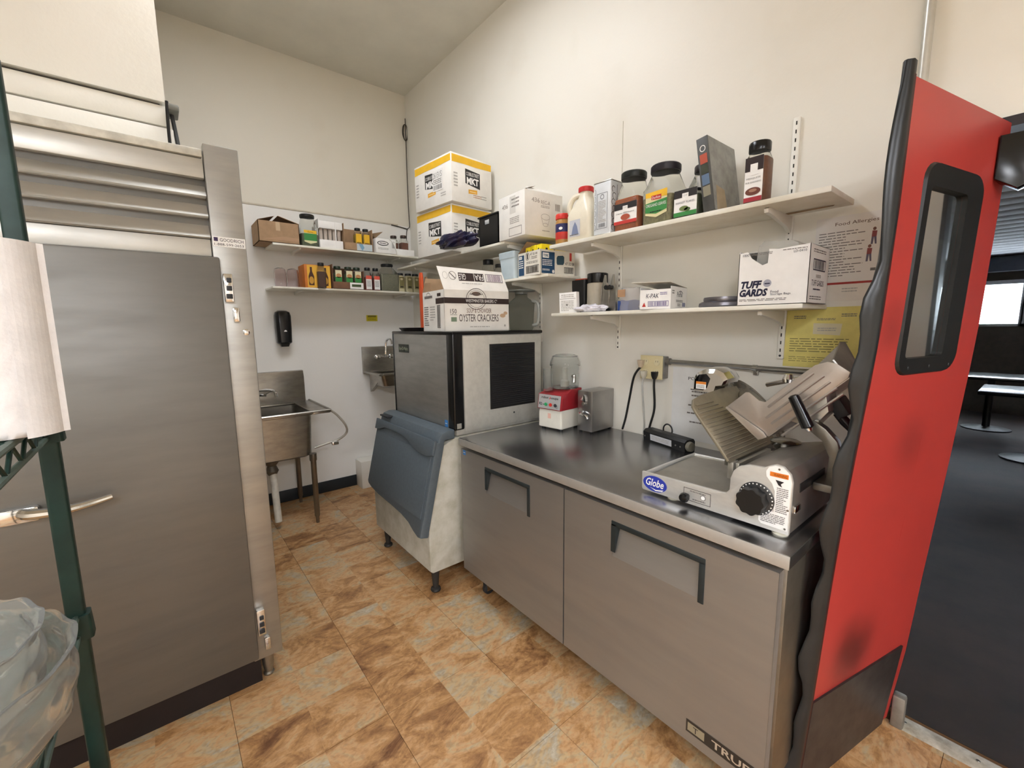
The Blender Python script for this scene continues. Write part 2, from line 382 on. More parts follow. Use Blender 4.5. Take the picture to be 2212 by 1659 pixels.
for a, b_ in zip(zs, zs[1:]):
    pr = [(2.03, -2.51, a), (2.045, -2.51, a), (2.09, -2.51, b_+.012), (2.096, -2.51, b_+.004), (2.09, -2.51, b_), (2.03, -2.51, b_)]
    obj('louver', B().prism(pr, (0, .653, 0)), louv_m, t)
obj('fascia', B().box((2.05, -2.51, 1.788), (2.085, -1.857, 1.851), .003), louv_m, t)
dr = obj('door', B().box((2.068, -2.508, .125), (2.118, -1.838, 1.785), .006), fridge_m, t)
hz = B()
hb = [(2.132, -2.42, .955), (2.15, -2.40, .952), (2.166, -2.33, .951), (2.168, -2.27, .957), (2.162, -2.212, .966)]
hz.tube(smooth_path(hb, 5), [.019-.0005*i for i in range(21)], 10)
h = obj('handle', hz, mat('#cfccc6', .2, 1, .04), dr)
obj('handle_base', B().box((2.116, -2.475, .925), (2.14, -2.385, .975), .008), chrome, dr)
obj('bolt', B().lathe((2.118, -2.462, .96), ((.015, 0), (.014, .006), (.006, .010)), 14, 'X'), chrome, dr)
for z0, z1 in ((1.62, 1.725), (.23, .345)):
    g = obj('hinge', B().box((2.096, -1.833, z0), (2.122, -1.803, z1), .003), chrome, t)
    for k in range(3): obj('knuckle', B().box((2.12, -1.828+.002*k, z0+.012+k*.03), (2.127, -1.808, z0+.03+k*.03), .002), dkgrey, g)
    obj('hinge_cap', B().box((2.096, -1.812, z0-.075), (2.12, -1.79, z0-.02), .004), chrome, t)
obj('dent', B().lathe((2.098, -1.771, 1.505), ((.012, 0), (.008, .0015), (.002, .002)), 12, 'X'), chrome, t)
obj('kick_plate', B().box((1.35, -2.55, .0), (2.085, -1.83, .118)), mat('#1d1310', .8, 0, .1), t)  # kick plate set forward; its near-black brown also paints the shadowed floor gap
for x, y in ((2.055, -1.80), (2.03, -2.565), (1.33, -1.80), (1.33, -2.53)):
    obj('leg', B().lathe((x, y, 0), ((.02, 0), (.022, .008), (.016, .014), (.022, .05), (.026, .115)), 14), mat('#9b968c', .35, .9, .1), t)
f = Face(t, (2.0985, -1.852, 1.826), (0, 1, -.01), (0, 0, 1))
f.rect(0, 0, .104, .036, whitel, 1, 'sticker').rect(.003, .019, .016, .033, mat('#3b2b52', .6, 0, 0), 2).text('GOODRICH', .022, .019, .076, .012, ink).text('1-888-599-2653', .004, .004, .094, .009, ink).done()
cb = thing('loose_cable', 'dark cable hanging beside the white boxed wall above refrigerator', 'cable', (1.76, -1.92, 2.2))
obj('cord', B().tube(smooth_path([(1.76, -1.93, 2.168), (1.765, -1.932, 2.3), (1.765, -1.928, 2.43)]), .006, 6), black, cb)
obj('cord', B().tube(smooth_path([(1.74, -1.90, 2.17), (1.735, -1.902, 2.25), (1.72, -1.91, 2.36), (1.71, -1.915, 2.42)]), .008, 6), mat('#3a3b3a', .7), cb)
obj('clamp', B().box((1.66, -1.928, 2.40), (1.77, -1.89, 2.425), .006), mat('#77766e', .6), cb)

# ================================================================== UNDERCOUNTER REFRIGERATOR
uc_m = mat('#9b9894', .44, .7, .03, 3, .01, stretch=(.6, 1, 4))
t = thing('undercounter_refrigerator', 'long low stainless refrigerator with two doors and a worktop', 'refrigerator', (2.92, -.42, 0))
obj('worktop', B().box((2.117, -.82, .874), (3.728, -.014, .914), .004), steel_top, t)
obj('added_edge_strip', B().box((2.118, -.8216, .8755), (3.727, -.8195, .9125), .0008), mat('#b4b1ab', .45, .5, .04), t)  # strip added over the steel edge, duller to keep out the brown floor reflection
obj('cabinet', B().box((2.135, -.776, .15), (3.712, -.05, .872), .004), steel_dk, t)
obj('base_panel', B().box((2.2, -.70, .10), (3.66, -.10, .152)), mat('#17120f', .8), t)
for x0, x1, hx0, hx1 in ((2.125, 2.9045, 2.357, 2.690), (2.9105, 3.704, 3.156, 3.498)):
    z0, z1, ya, yb = .152, .853, -.812, -.778; ht, hb_ = .803, .668
    b = B()
    b.box((x0, ya+.004, z0), (hx0, yb, z1)).box((hx1, ya+.004, z0), (x1, yb, z1)).box((hx0, ya+.004, z0), (hx1, yb, hb_)).box((hx0, ya+.004, ht), (hx1, yb, z1))
    b.poly([(x0, ya, z0), (hx0, ya, z0), (hx0, ya, z1), (x0, ya, z1)]).poly([(hx1, ya, z0), (x1, ya, z0), (x1, ya, z1), (hx1, ya, z1)])
    b.poly([(hx0, ya, z0), (hx1, ya, z0), (hx1, ya, hb_), (hx0, ya, hb_)]).poly([(hx0, ya, ht), (hx1, ya, ht), (hx1, ya, z1), (hx0, ya, z1)])
    b.prism([(x0, ya, z0), (x0, ya+.004, z0), (x0, ya+.004, z1), (x0, ya, z1)], (.0005, 0, 0)).prism([(x1, ya, z0), (x1, ya+.004, z0), (x1, ya+.004, z1), (x1, ya, z1)], (-.0005, 0, 0))
    d = obj('door', b, uc_m, t, smooth=False)
    obj('handle_recess', B().prism([(hx0, ya, hb_), (hx0, ya+.03, ht), (hx0, ya+.033, ht), (hx0, ya+.033, hb_)], (hx1-hx0, 0, 0)), uc_m, d, smooth=False)
    fm = mat('#20282a', .55, 0, .05)
    obj('handle_trim', B().box((hx0-.006, ya-.003, ht-.016), (hx1+.006, ya+.03, ht+.003), .002), fm, d)
    obj('handle_trim', B().box((hx1-.013, ya-.003, hb_-.012), (hx1+.006, ya+.03, ht-.01), .002), fm, d)
    obj('handle_trim', B().prism([(hx0-.006, ya-.003, ht-.01), (hx0-.006, ya-.003, hb_+.018), (hx0-.006, ya+.03, ht-.01)], (.02, 0, 0)), fm, d)
f = Face(t, (3.468, -.812, .188), (1, 0, 0), (0, 0, 1))
f.rect(0, 0, .213, .045, mat('#3c3834', .4, .4, 0), 1, 'name_plate').rect(.006, .008, .062, .037, mat('#a9a48f', .4, .5, 0), 2).text('T', .025, .012, .016, .02, ink, 3).text('TRUE', .085, .01, .115, .025, mat('#d8d5cc', .35, .7, 0), 2, bold=.02).done()
f = Face(t, (2.145, -.8195, .835), (1, 0, 0), (0, 0, 1)); bl = mat('#3f7fc0', .5, 0, 0)
f = Face(t, (2.148, -.812, .825), (1, 0, 0), (0, 0, 1)); f.rect(0, 0, .026, .026, bl, 1, 'sticker').rect(.004, .012, .022, .015, whitel, 2).done()
for x, y in ((2.22, -.70), (3.62, -.70), (2.22, -.12), (3.62, -.12)):
    c = obj('caster', B().box((x-.03, y-.03, .088), (x+.03, y+.03, .10)).box((x-.022, y-.035, .03), (x-.018, y+.03, .09)).box((x+.018, y-.035, .03), (x+.022, y+.03, .09)), chrome, t)
    obj('wheel', B().lathe((x-.014, y-.01, .036), ((.03, 0), (.036, .004), (.036, .024), (.03, .028)), 18, 'X'), dkgrey, c)

# ================================================================== ICE BIN AND ICE MAKER
t = thing('ice_bin', 'pale ice storage bin with dark sloping lid beside the undercounter refrigerator', 'ice bin', (1.66, -.55, 0))
pr = [(1.27, y, z) for y, z in ((-.12, .14), (-.968, .14), (-.984, .155), (-.986, .42), (-.885, .86), (-.80, .897), (-.12, .897))]
obj('body', B().prism(pr, (.78, 0, 0), .008), mat('#c3c1b6', .55, 0, .1, 12, .03, dirt='#a9a695'), t)
lid_m = mat('#555f66', .5, 0, .05, 60, .03)
pr = [(1.262, y, z) for y, z in ((-.808, .895), (-.808, .945), (-.85, .948), (-.888, .936), (-.905, .91), (-.925, .83), (-.90, .83), (-.87, .895))]
obj('hood', B().prism(pr, (.798, 0, 0), .006), lid_m, t)
so = Vector((0, -.898, .915)); sd = Vector((0, -.125, -.53)).normalized(); sn = Vector((0, -.53, .125)).normalized()
def sp(x, s, o=0): p = so + sd*s + sn*o; return (x, p.y, p.z)
edge = [(2.062, .555), (2.03, .56), (1.97, .545), (1.90, .52), (1.80, .505), (1.66, .497), (1.45, .49), (1.33, .478), (1.275, .465), (1.258, .45)]
lp = [(1.258, .03), (2.062, .03)] + edge
ld = obj('lid', B().prism([sp(x, s, -.03) for x, s in lp], tuple(sn*.052), .006), lid_m, t)
obj('lid_panel', B().prism([sp(x, s, .02) for x, s in [(1.285, .10), (2.035, .10), (2.035, .46), (1.285, .46)]], tuple(sn*.006), .002), lid_m, ld)
wav = [(1.258, .02), (2.062, .02), (2.062, .10), (2.0, .118), (1.9, .115), (1.82, .10), (1.75, .075), (1.66, .062), (1.5, .058), (1.40, .062), (1.33, .085), (1.258, .09)]
obj('hood_lip', B().prism([sp(x, s, .018) for x, s in wav], tuple(sn*.018), .004), lid_m, t)
obj('lid_latch', B().box((1.30, -.93, .925), (1.42, -.885, .935), .003), dkgrey, ld)
for x, y in ((2.0, -.93), (1.33, -.93), (2.0, -.2), (1.33, -.2)):
    obj('leg', B().lathe((x, y, 0), ((.026, 0), (.03, .008), (.027, .018), (.016, .024), (.019, .06), (.026, .142)), 14), mat('#3a3836', .5, .3, .1), t)

t = thing('ice_maker', 'boxy stainless ice maker standing on the ice bin', 'ice maker', (1.66, -.47, .945))
side_m = mat('#c6c4bb', .4, .3, .04, 30, .02)
obj('housing', B().box((1.285, -.785, .902), (2.046, -.135, 1.47), .006), side_m, t)
obj('front_panel', B().box((1.292, -.803, .925), (1.985, -.784, 1.476), .006), mat('#b6b6b3', .45, .85, .06, 5, stretch=(1, 1, 5)), t)
obj('left_trim', B().box((1.275, -.805, .915), (1.294, -.77, 1.487), .005), black_g, t)
obj('corner_trim', B().box((1.985, -.805, .935), (2.056, -.735, 1.487), .010, 3), black_g, t)
obj('top_trim', B().box((1.275, -.806, 1.47), (2.056, -.13, 1.49), .006), black_g, t)
obj('side_panel', B().box((2.044, -.732, .918), (2.052, -.14, 1.466), .003), side_m, t)
g = obj('vent_grille', B().box((2.050, -.552, 1.026), (2.056, -.197, 1.414), .002), black, t)
v = B()
for k in range(30): z = 1.04+k*.0124; v.prism([(2.056, -.54, z), (2.0595, -.54, z+.001), (2.056, -.54, z+.007)], (0, .331, 0))
stuff(obj('vent_louvers', v, mat('#202226', .35, .2, 0), g))
obj('screw', B().lathe((2.052, -.37, .985), ((.006, 0), (.005, .002)), 8, 'X'), dkgrey, t)
f = Face(t, (1.37, -.8035, 1.352), (1, 0, 0), (0, 0, 1)); f.rect(0, 0, .152, .054, mat('#23291f', .4, 0, 0), 1, 'name_plate').text('Ice-O-Matic', .012, .016, .128, .022, mat('#aab29c', .5, 0, 0), bold=.01).done()
f = Face(t, (1.948, -.8035, .945), (1, 0, 0), (0, 0, 1)); f.rect(0, 0, .034, .04, bl, 1, 'sticker').rect(.006, .018, .028, .022, whitel, 2).done()
f = Face(t, (2.0565, -.79, .945), (0, 1, 0), (0, 0, 1)); f.rect(0, 0, .03, .03, mat('#b9b8b0', .4, .5, 0), 1, 'sticker').done()

# ================================================================== SINKS AND WALL FITTINGS
t = thing('utility_sink', 'stainless freestanding utility sink half behind tall refrigerator', 'sink', (.33, -1.45, 0))
sk = mat('#a5a199', .3, 1, .1, 8, stretch=(1, 1, 3))
obj('backsplash', B().prism([(.004, -1.8, .80), (.004, -1.8, 1.155), (.03, -1.8, 1.15), (.045, -1.8, 1.10), (.05, -1.8, .88), (.05, -1.8, .80)], (0, .708, 0), .002), sk, t)
rim = B()
rim.box((.03, -1.8, .868), (.66, -1.62, .888), .006).box((.03, -1.195, .868), (.66, -1.062, .888), .006).box((.03, -1.62, .868), (.10, -1.195, .888), .005).box((.595, -1.62, .868), (.66, -1.195, .888), .005)
obj('rim', rim, sk, t)
obj('rim_roll', B().tube([(.05, -1.064, .888), (.655, -1.064, .888), (.655, -1.79, .888)], .011, 8), sk, t)
bs = B(); bs.rr((.348, -1.405, .53), ((0, .22, .19, .05), (.015, .245, .21, .05), (.34, .255, .22, .04)), 5, (True, False))
bs.rr((.348, -1.405, .54), ((.33, .248, .213, .04), (.015, .238, .203, .05)), 5, (False, True))
obj('basin', bs, sk, t)
for x, y in ((.62, -1.205), (.10, -1.205), (.10, -1.62), (.62, -1.62)):
    obj('leg', B().lathe((x, y, 0), ((.012, 0), (.014, .05), (.02, .06), (.021, .5), (.027, .51), (.027, .56)), 12), steel_dk, t)
obj('drain_fitting', B().lathe((.5, -1.47, .42), ((.03, 0), (.045, .03), (.03, .07), (.06, .11)), 14), mat('#7d766a', .5, .7, .2), t)
obj('drain_pipe', B().rod((.55, -1.465, .06), (.51, -1.468, .44), .025, 14), mat('#d8d4c8', .5, 0, .1), t)
fc = B(); fc.tube(smooth_path([(.06, -1.50, 1.0), (.13, -1.47, 1.02), (.24, -1.40, 1.03), (.30, -1.37, 1.02), (.31, -1.365, .98)]), .011, 8).rod((.05, -1.6, .985), (.10, -1.40, .975), .013)
obj('faucet', fc, chrome, t)
obj('faucet_lever', B().tube([(.10, -1.42, .975), (.15, -1.385, 1.0), (.17, -1.36, 1.02)], .008, 8), chrome, t)
obj('hose', B().tube(smooth_path([(.60, -1.06, .885), (.6, -1.00, .83), (.6, -.94, .74), (.58, -.93, .67), (.56, -.99, .62), (.55, -1.08, .60), (.54, -1.17, .58)], 8), .009, 8), mat('#b8b3a8', .35, .4, .1), t)
obj('hose_valve', B().box((.57, -1.05, .59), (.6, -1.0, .615), .004), chrome, t)

t = thing('hand_sink', 'small stainless wall-mounted hand sink beside the ice maker', 'sink', (.2, -.36, .93))
obj('backsplash', B().prism([(.003, -.56, 1.08), (.003, -.56, 1.335), (.03, -.56, 1.33), (.036, -.56, 1.29), (.036, -.56, 1.08)], (0, .42, 0), .002), sk, t)
hs = B(); hs.box((.03, -.558, 1.085), (.40, -.515, 1.105), .004).box((.03, -.185, 1.085), (.40, -.142, 1.105), .004).box((.36, -.52, 1.085), (.405, -.18, 1.105), .004).box((.03, -.52, 1.085), (.09, -.18, 1.105), .004)
obj('rim', hs, sk, t)
hs = B(); hs.rr((.21, -.35, .96), ((0, .10, .11, .05), (.02, .13, .14, .05), (.13, .16, .175, .04)), 5, (True, False)).rr((.21, -.35, .965), ((.125, .155, .17, .04), (.022, .125, .135, .05)), 5, (False, True))
obj('basin', hs, sk, t)
obj('bracket', B().prism([(.02, -.50, .90), (.02, -.50, 1.09), (.20, -.50, 1.09), (.20, -.50, 1.0)], (0, .035, 0)), sk, t)
fc = B(); fc.tube(smooth_path([(.05, -.36, 1.23), (.09, -.36, 1.25), (.10, -.355, 1.36), (.13, -.35, 1.40), (.19, -.345, 1.40), (.21, -.345, 1.36)]), .010, 8)
obj('faucet', fc, chrome, t)
for y in (-.43, -.29): obj('tap', B().lathe((.036, y, 1.235), ((.022, 0), (.022, .02), (.012, .028), (.02, .034), (.02, .055), (.01, .06)), 12, 'X'), chrome, t)

t = thing('soap_dispenser', 'black plastic soap dispenser mounted above the utility sink', 'dispenser', (.05, -1.225, 1.37))
obj('cover', B().rr((.055, -1.225, 1.40), ((-.01, .04, .048, .03), (.0, .05, .056, .03), (.12, .053, .06, .03), (.22, .052, .060, .03), (.25, .046, .054, .035), (.262, .03, .035, .03))), black_g, t)
obj('nozzle', B().rr((.07, -1.225, 1.365), ((0, .02, .028, .01), (.035, .03, .04, .01))), black, t)
f = Face(t, (.1085, -1.232, 1.49), (0, 1, 0), (0, 0, 1)); f.poly(((0, 0), (.024, 0), (.02, .009), (.012, .013), (.004, .009)), whitel, 1).done()
t = thing('yellow_notice', 'small yellow notice sticker on the wall under the spice shelves', 'sticker', (.001, -.44, 1.575))
yl = mat('#d3c423', .6, 0, .06)
obj('sheet', B().box((.0005, -.493, 1.575), (.0018, -.385, 1.632)), yl, t); f = Face(t, (.002, -.49, 1.578), (0, 1, 0), (0, 0, 1)); f.rect(.01, .038, .092, .05, mat('#6a641c', .7, 0, 0)).lines(.008, .006, .094, .034, 3, mat('#8d8522', .7, 0, 0)).done()
b = B().box((.001, -.68, 0), (.16, -.02, .262), .004)
origin(tag(obj('pipe_box', b, white_p), 'low white boxed ledge at the foot of the sink wall', 'ledge'), (.08, -.35, 0))

# ================================================================== RED SWING DOOR
def interp(z, zs, xs):
    if z <= zs[0]: return xs[0]
    for i in range(len(zs)-1):
        if z <= zs[i+1]: return xs[i]+(xs[i+1]-xs[i])*(z-zs[i])/(zs[i+1]-zs[i])
    return xs[-1]
def dp(u, z, o=0):
    """point on the bowed flexible door: u 0 hinge .. 1 free edge, o outward from the room-side face"""
    h = interp(z, (0, .33, .61, 1.05, 1.46, 1.96, 2.12), (3.85, 3.883, 3.90, 3.93, 3.955, 3.968, 3.968))
    f = interp(z, (0, .35, .855, 1.135, 1.454, 1.764, 2.12), (3.725, 3.745, 3.769, 3.788, 3.813, 3.826, 3.832))
    return Vector((h+(f-h)*u+.976*o, -.02-.58*u-.218*o, z))
def dpatch(b, u0, u1, z0, z1, o0, o1, nu=4, nz=8):
    """curved slab between offsets o0 (back) and o1 (front)"""
    g = [[[b.bm.verts.new(dp(u0+(u1-u0)*i/nu, z0+(z1-z0)*k/nz, o)) for k in range(nz+1)] for i in range(nu+1)] for o in (o0, o1)]
    fs = []
    for s in (0, 1):
        for i in range(nu):
            for k in range(nz): fs.append(b.bm.faces.new((g[s][i][k], g[s][i+1][k], g[s][i+1][k+1], g[s][i][k+1])))
    for i in range(nu):
        for k in (0, nz): fs.append(b.bm.faces.new((g[0][i][k], g[0][i+1][k], g[1][i+1][k], g[1][i][k])))
    for k in range(nz):
        for i in (0, nu): fs.append(b.bm.faces.new((g[0][i][k], g[0][i][k+1], g[1][i][k+1], g[1][i][k])))
    bmesh.ops.recalc_face_normals(b.bm, faces=fs); return b
door = thing('door_1', 'red flexible swing door with black-framed window, standing open', None, (3.84, -.3, 0)); door['kind'] = 'structure'
red_m = mat('#ab3832', .42, 0, .10, 2.5, .02, dirt='#a23630')
def scuff(m, spots):
    n = m.node_tree.nodes; l = m.node_tree.links; b = n['Principled BSDF']; src = b.inputs['Base Color'].links[0].from_socket
    g = n.new('ShaderNodeNewGeometry'); nz = n.new('ShaderNodeTexNoise'); nz.inputs['Scale'].default_value = 5; nz.inputs['Detail'].default_value = 6; l.new(g.outputs['Position'], nz.inputs['Vector'])
    for c, r, k in spots:
        d = n.new('ShaderNodeVectorMath'); d.operation = 'DISTANCE'; d.inputs[1].default_value = c; l.new(g.outputs['Position'], d.inputs[0])
        a = n.new('ShaderNodeMath'); a.operation = 'MULTIPLY_ADD'; a.inputs[1].default_value = r*.9; l.new(nz.outputs[0], a.inputs[0]); l.new(d.outputs['Value'], a.inputs[2])
        mr = n.new('ShaderNodeMapRange'); mr.interpolation_type = 'SMOOTHSTEP'; mr.inputs[1].default_value = r*.5; mr.inputs[2].default_value = r*1.5; mr.inputs[3].default_value = k; mr.inputs[4].default_value = 0; l.new(a.outputs[0], mr.inputs[0])
        mx = n.new('ShaderNodeMix'); mx.data_type = 'RGBA'; mx.inputs[7].default_value = lin('#3a1a18'); l.new(mr.outputs[0], mx.inputs[0]); l.new(src, mx.inputs[6]); src = mx.outputs[2]
    l.new(src, b.inputs['Base Color'])
scuff(red_m, (((3.80, -.40, .46), .17, .75), ((3.80, -.52, 1.5), .10, .45), ((3.86, -.30, 1.15), .12, .3)))
wu0, wu1, wz0, wz1 = .38, .752, 1.412, 1.872
b = B(); dpatch(b, 0, wu0, .02, 2.1, -.012, 0, 3, 14); dpatch(b, wu1, 1, .02, 2.1, -.012, 0, 2, 14); dpatch(b, wu0, wu1, .02, wz0, -.012, 0, 2, 10); dpatch(b, wu0, wu1, wz1, 2.1, -.012, 0, 2, 3)
bmesh.ops.remove_doubles(b.bm, verts=b.bm.verts, dist=1e-5)
pan = obj('door_panel', b, red_m, door, ang=.9)
def rrect2(u0, u1, z0, z1, ru, rz, n=5):
    out = []
    for su, sz, a0 in ((u1-ru, z1-rz, 0), (u0+ru, z1-rz, 90), (u0+ru, z0+rz, 180), (u1-ru, z0+rz, 270)):
        for k in range(n+1):
            a = math.radians(a0+90*k/n); out.append((su+ru*math.cos(a), sz+rz*math.sin(a)))
    return out
for of, sgn in ((0, 1), (-.012, -1)):
    outer = rrect2(.228, .80, 1.368, 1.93, .10, .05); inner = rrect2(wu0+.01, wu1-.005, wz0+.004, wz1-.004, .03, .015)
    loops = [[dp(u, z, of) for u, z in outer], [dp(u, z, of+sgn*.007) for u, z in rrect2(.235, .793, 1.372, 1.926, .10, .05)], [dp(u, z, of+sgn*.007) for u, z in inner], [dp(u, z, of-sgn*.0055) for u, z in inner]]
    obj('window_frame', B().loft(loops, (False, False)), black, door)
obj('window_pane', dpatch(B(), wu0, wu1, wz0, wz1, -.008, -.005, 2, 4), glass, door)
for u in (.3, .5, .7): obj('screw', B().lathe(dp(u, 1.39, .007), ((.005, 0), (.004, .002)), 8, 'X'), dkgrey, door)
kp = B(); dpatch(kp, .085, .985, .02, .362, .0, .006, 4, 3); obj('kick_plate', kp, mat('#332e2d', .4, .1, .12), door)
# wavy rubber gasket on the free edge
gk = B(); n = 46; L = []
for k in range(n+1):
    z = .02+2.11*k/n
    amp = .05*(.45+.55*math.sin(k*1.0)*math.sin(k*.37+1)) if z < 1.7 else .012*math.sin(k*.5)+.008
    p0 = dp(.985, z, .004); p1 = dp(1.015, z, .006); p2 = dp(1.035+amp*1.1, z, -.004-amp*.3); p3 = dp(1.035+amp*1.1, z, -.010-amp*.3); p4 = dp(1.02, z, -.016); p5 = dp(.985, z, -.018)
    L.append([p0, p1, p2, p3, p4, p5])
gk.loft(L); obj('edge_gasket', gk, mat('#1e2021', .33, 0, .1), door, ang=1.2)
obj('edge_strip', dpatch(B(), .985, 1.0, .02, 2.1, .0, .005, 1, 14), mat('#3a1512', .5), door)
hb = B().prism([(3.952, -.10, 1.93), (3.954, -.10, 2.05), (4.06, -.06, 2.06), (4.06, -.06, 1.93), (4.0, -.10, 1.895)], (0, .055, 0), .004)
obj('hinge_housing', hb, black_g, door)
obj('hinge_base', B().box((3.862, -.03, .0), (3.90, .01, .13), .008), mat('#8d8981', .5, .6, .15), door)

# ================================================================== GREEN WIRE RACK ON THE LEFT
gr = mat('#16302a', .45, .1, .15); grl = mat('#53635b', .45, .2, .2)
RX, RY = 2.915, -2.222
t = thing('wire_shelving_rack', 'dark green coated wire shelving rack at the left edge', 'rack', (3.4, -2.45, 0))
for x, y in ((RX, RY), (RX, RY-.46), (RX+1.0, RY-.46), (RX+1.0, RY)):
    obj('post', B().rr((x, y, 0), ((0, .007, .007, .004), (.02, .011, .0145, .005), (1.98, .011, .0145, .005))), gr, t)
for zt in (1.362, .955, .52):
    sh = B(); e = .012
    for (xa, ya, xb, yb) in ((RX, RY, RX+1.0, RY), (RX, RY-.46, RX+1.0, RY-.46), (RX, RY, RX, RY-.46), (RX+1.0, RY, RX+1.0, RY-.46)):
        sh.rod((xa, ya, zt-.004), (xb, yb, zt-.004), .006, 8).rod((xa, ya, zt-.042), (xb, yb, zt-.042), .005, 8)
    sf = obj('shelf_frame', sh, grl, t)
    w = B()
    for k in range(40):
        x = RX+.02+k*.0245; w.rod((x, RY, zt), (x, RY-.46, zt), .002, 5)
    stuff(obj('wire_deck', w, gr, sf))
    for k in range(22):
        xa = RX+.02+k*.045; obj('truss_wire', B().rod((xa, RY, zt-.006 if k % 2 else zt-.042), (xa+.045, RY, zt-.042 if k % 2 else zt-.006), .003, 6), gr, sf)
    for x, y in ((RX, RY), (RX, RY-.46)): obj('collar', B().rr((x, y, zt-.05), ((0, .019, .023, .007), (.05, .017, .021, .007))), gr, sf)
# paper towel roll
t = thing('paper_towel_roll', 'white embossed paper towel roll standing on the green rack', 'paper towels', (3.095, -2.238, 1.3645))
cx, cy = 3.095, -2.238; b = B(); loops = []; N = 72
for k in range(31):
    z = 1.3645+.286*k/30; lp = []
    for i in range(N):
        a = 2*math.pi*i/N
        q = math.hypot(((a*4.5) % 2)-1, ((z*16+math.floor(a*4.5/2)*.5) % 2)-1)
        r = .069+.0011*math.sin(q*16)*(q < 1.1)-(.002 if k in (0, 30) else 0)
        lp.append((cx+r*math.cos(a), cy+r*math.sin(a), z))
    loops.append(lp)
b.loft(loops)
obj('towels', b, mat('#e6e2df', .9, 0, .03, 30, .15), t, ang=1.4)
sh = [(cx+.0705*math.cos(a), cy+.0705*math.sin(a)) for a in [math.radians(d) for d in range(28, 75, 6)]]
sh.append((sh[-1][0]-.004, sh[-1][1]+.007))
b = B()
for (a, c), (d, e) in zip(sh, sh[1:]): b.poly([(a, c, 1.362), (d, e, 1.362), (d, e, 1.650), (a, c, 1.650)])
obj('loose_sheet', b, mat('#e6e2df', .9, 0, .03, 30, .15), t)
obj('core', B().lathe((cx, cy, 1.6515), ((.022, 0), (.022, .0006)), 20), mat('#8e7a62', .9), t)
# glass bowls
def relief_glass():
    m = mat('#f2f5f3', .10, 0, 0, trans=.90, ior=1.3)
    n = m.node_tree.nodes; l = m.node_tree.links; b = n['Principled BSDF']
    g = n.new('ShaderNodeNewGeometry'); v = n.new('ShaderNodeTexVoronoi'); v.feature = 'SMOOTH_F1'; v.inputs['Scale'].default_value = 26; l.new(g.outputs['Position'], v.inputs['Vector'])
    bp = n.new('ShaderNodeBump'); bp.inputs['Strength'].default_value = .5; bp.inputs['Distance'].default_value = .008; l.new(v.outputs['Distance'], bp.inputs['Height']); l.new(bp.outputs[0], b.inputs['Normal'])
    return m
relief_m = relief_glass()
def glass_bowl(x, y, z, r, h, lab):
    t = thing('glass_punch_bowl', lab, 'bowl', (x, y, z), group='nested glass bowls on the rack')
    b = B(); N = 96; outs = []; ins = []
    prof = ((.30, 0), (.34, .02), (.72, .22), (.95, .5), (1.0, .75), (.98, .93), (1.03, 1.0))
    hs_ = [0, .02]+[.02+.96*k/26 for k in range(1, 26)]+[.985, 1.0]
    for hh in hs_:
        q = interp(hh, [p[1] for p in prof], [p[0] for p in prof]); lo, li = [], []
        for i in range(N):
            a = 2*math.pi*i/N; sc = 1+.006*math.cos(a*14)*(hh > .9)
            rel = (.003*abs(math.sin(a*5.5+hh*7))*abs(math.cos(a*2-hh*13))+.001*math.sin(a*16+hh*21)) if .04 < hh < .86 else 0
            e = r*(q*sc)+rel
            zz = z+h*hh+(.0025*math.cos(a*14) if hh > .9 else 0)
            lo.append((x+e*math.cos(a), y+e*math.sin(a), zz)); e2 = r*q*sc-.005
            li.append((x+e2*math.cos(a), y+e2*math.sin(a), zz+(.006 if hh < .9 else 0)))
        outs.append(lo); ins.append(li)
    b.loft(outs+ins[::-1]); obj('bowl', b, relief_m, t, ang=1.4)
glass_bowl(3.33, -2.315, .9585, .15, .165, 'outer clear glass punch bowl with embossed leaves on the rack')
glass_bowl(3.325, -2.322, .986, .130, .170, 'inner clear glass bowl nested in the punch bowl, rim standing higher')
# crumpled plastic bag on the lowest shelf
b = bmesh.new(); bmesh.ops.create_icosphere(b, subdivisions=4, radius=1)
for v in b.verts:
    k = 1+.10*math.sin(v.co.x*9+v.co.y*7)+.09*math.sin(v.co.z*13-v.co.x*8)+.05*math.sin(v.co.y*21+v.co.z*5)+R.uniform(-.02, .02)
    v.co = Vector((v.co.x*.085*k, v.co.y*.075*k, max(-.072, v.co.z*.085*k)))
    v.co += Vector((3.02, -2.30, .594))
origin(tag(obj('crumpled_bag', b, mat('#b9b4ad', .35, 0, .15, 20, trans=.25)), 'crumpled translucent plastic bag on the lowest rack shelf', 'plastic bag'), (3.02, -2.30, .522))

# ================================================================== SHELVES, RAILS
def rail(x, z0, z1, lab):
    t = thing('shelf_standard', lab, 'shelf rail', (x, -.006, z0), group='slotted shelf rails on the right wall')
    obj('channel', B().box((x-.013, -.012, z0), (x+.013, -.0005, z1), .003), white_p, t)
    s = B(); z = z0+.03
    while z < z1-.02:
        s.box((x-.0022, -.0128, z), (x+.0022, -.0118, z+.014)); z += .032
    stuff(obj('slots', s, mat('#2a2722', .8, 0, 0), t))
    obj('screw', B().lathe((x, -.0145, z0+.014), ((.004, 0), (.005, .0025)), 8, 'Y'), dkgrey, t)
rail(3.392, 1.367, 2.322, 'slotted white shelf rail nearest the red door')
rail(2.556, 1.377, 1.96, 'slotted white shelf rail above the electrical outlet')
rail(1.905, 1.407, 2.04, 'slotted white shelf rail beside the ice maker')
def bracket_y(x, z, length, par):
    obj('bracket', B().prism([(x-.008, -.013, z), (x-.008, -length+.01, z), (x-.008, -length, z-.006), (x-.008, -length+.004, z-.02), (x-.008, -length+.05, z-.024), (x-.008, -.06, z-.045), (x-.008, -.013, z-.065)], (.016, 0, 0), .002), white_p, par)
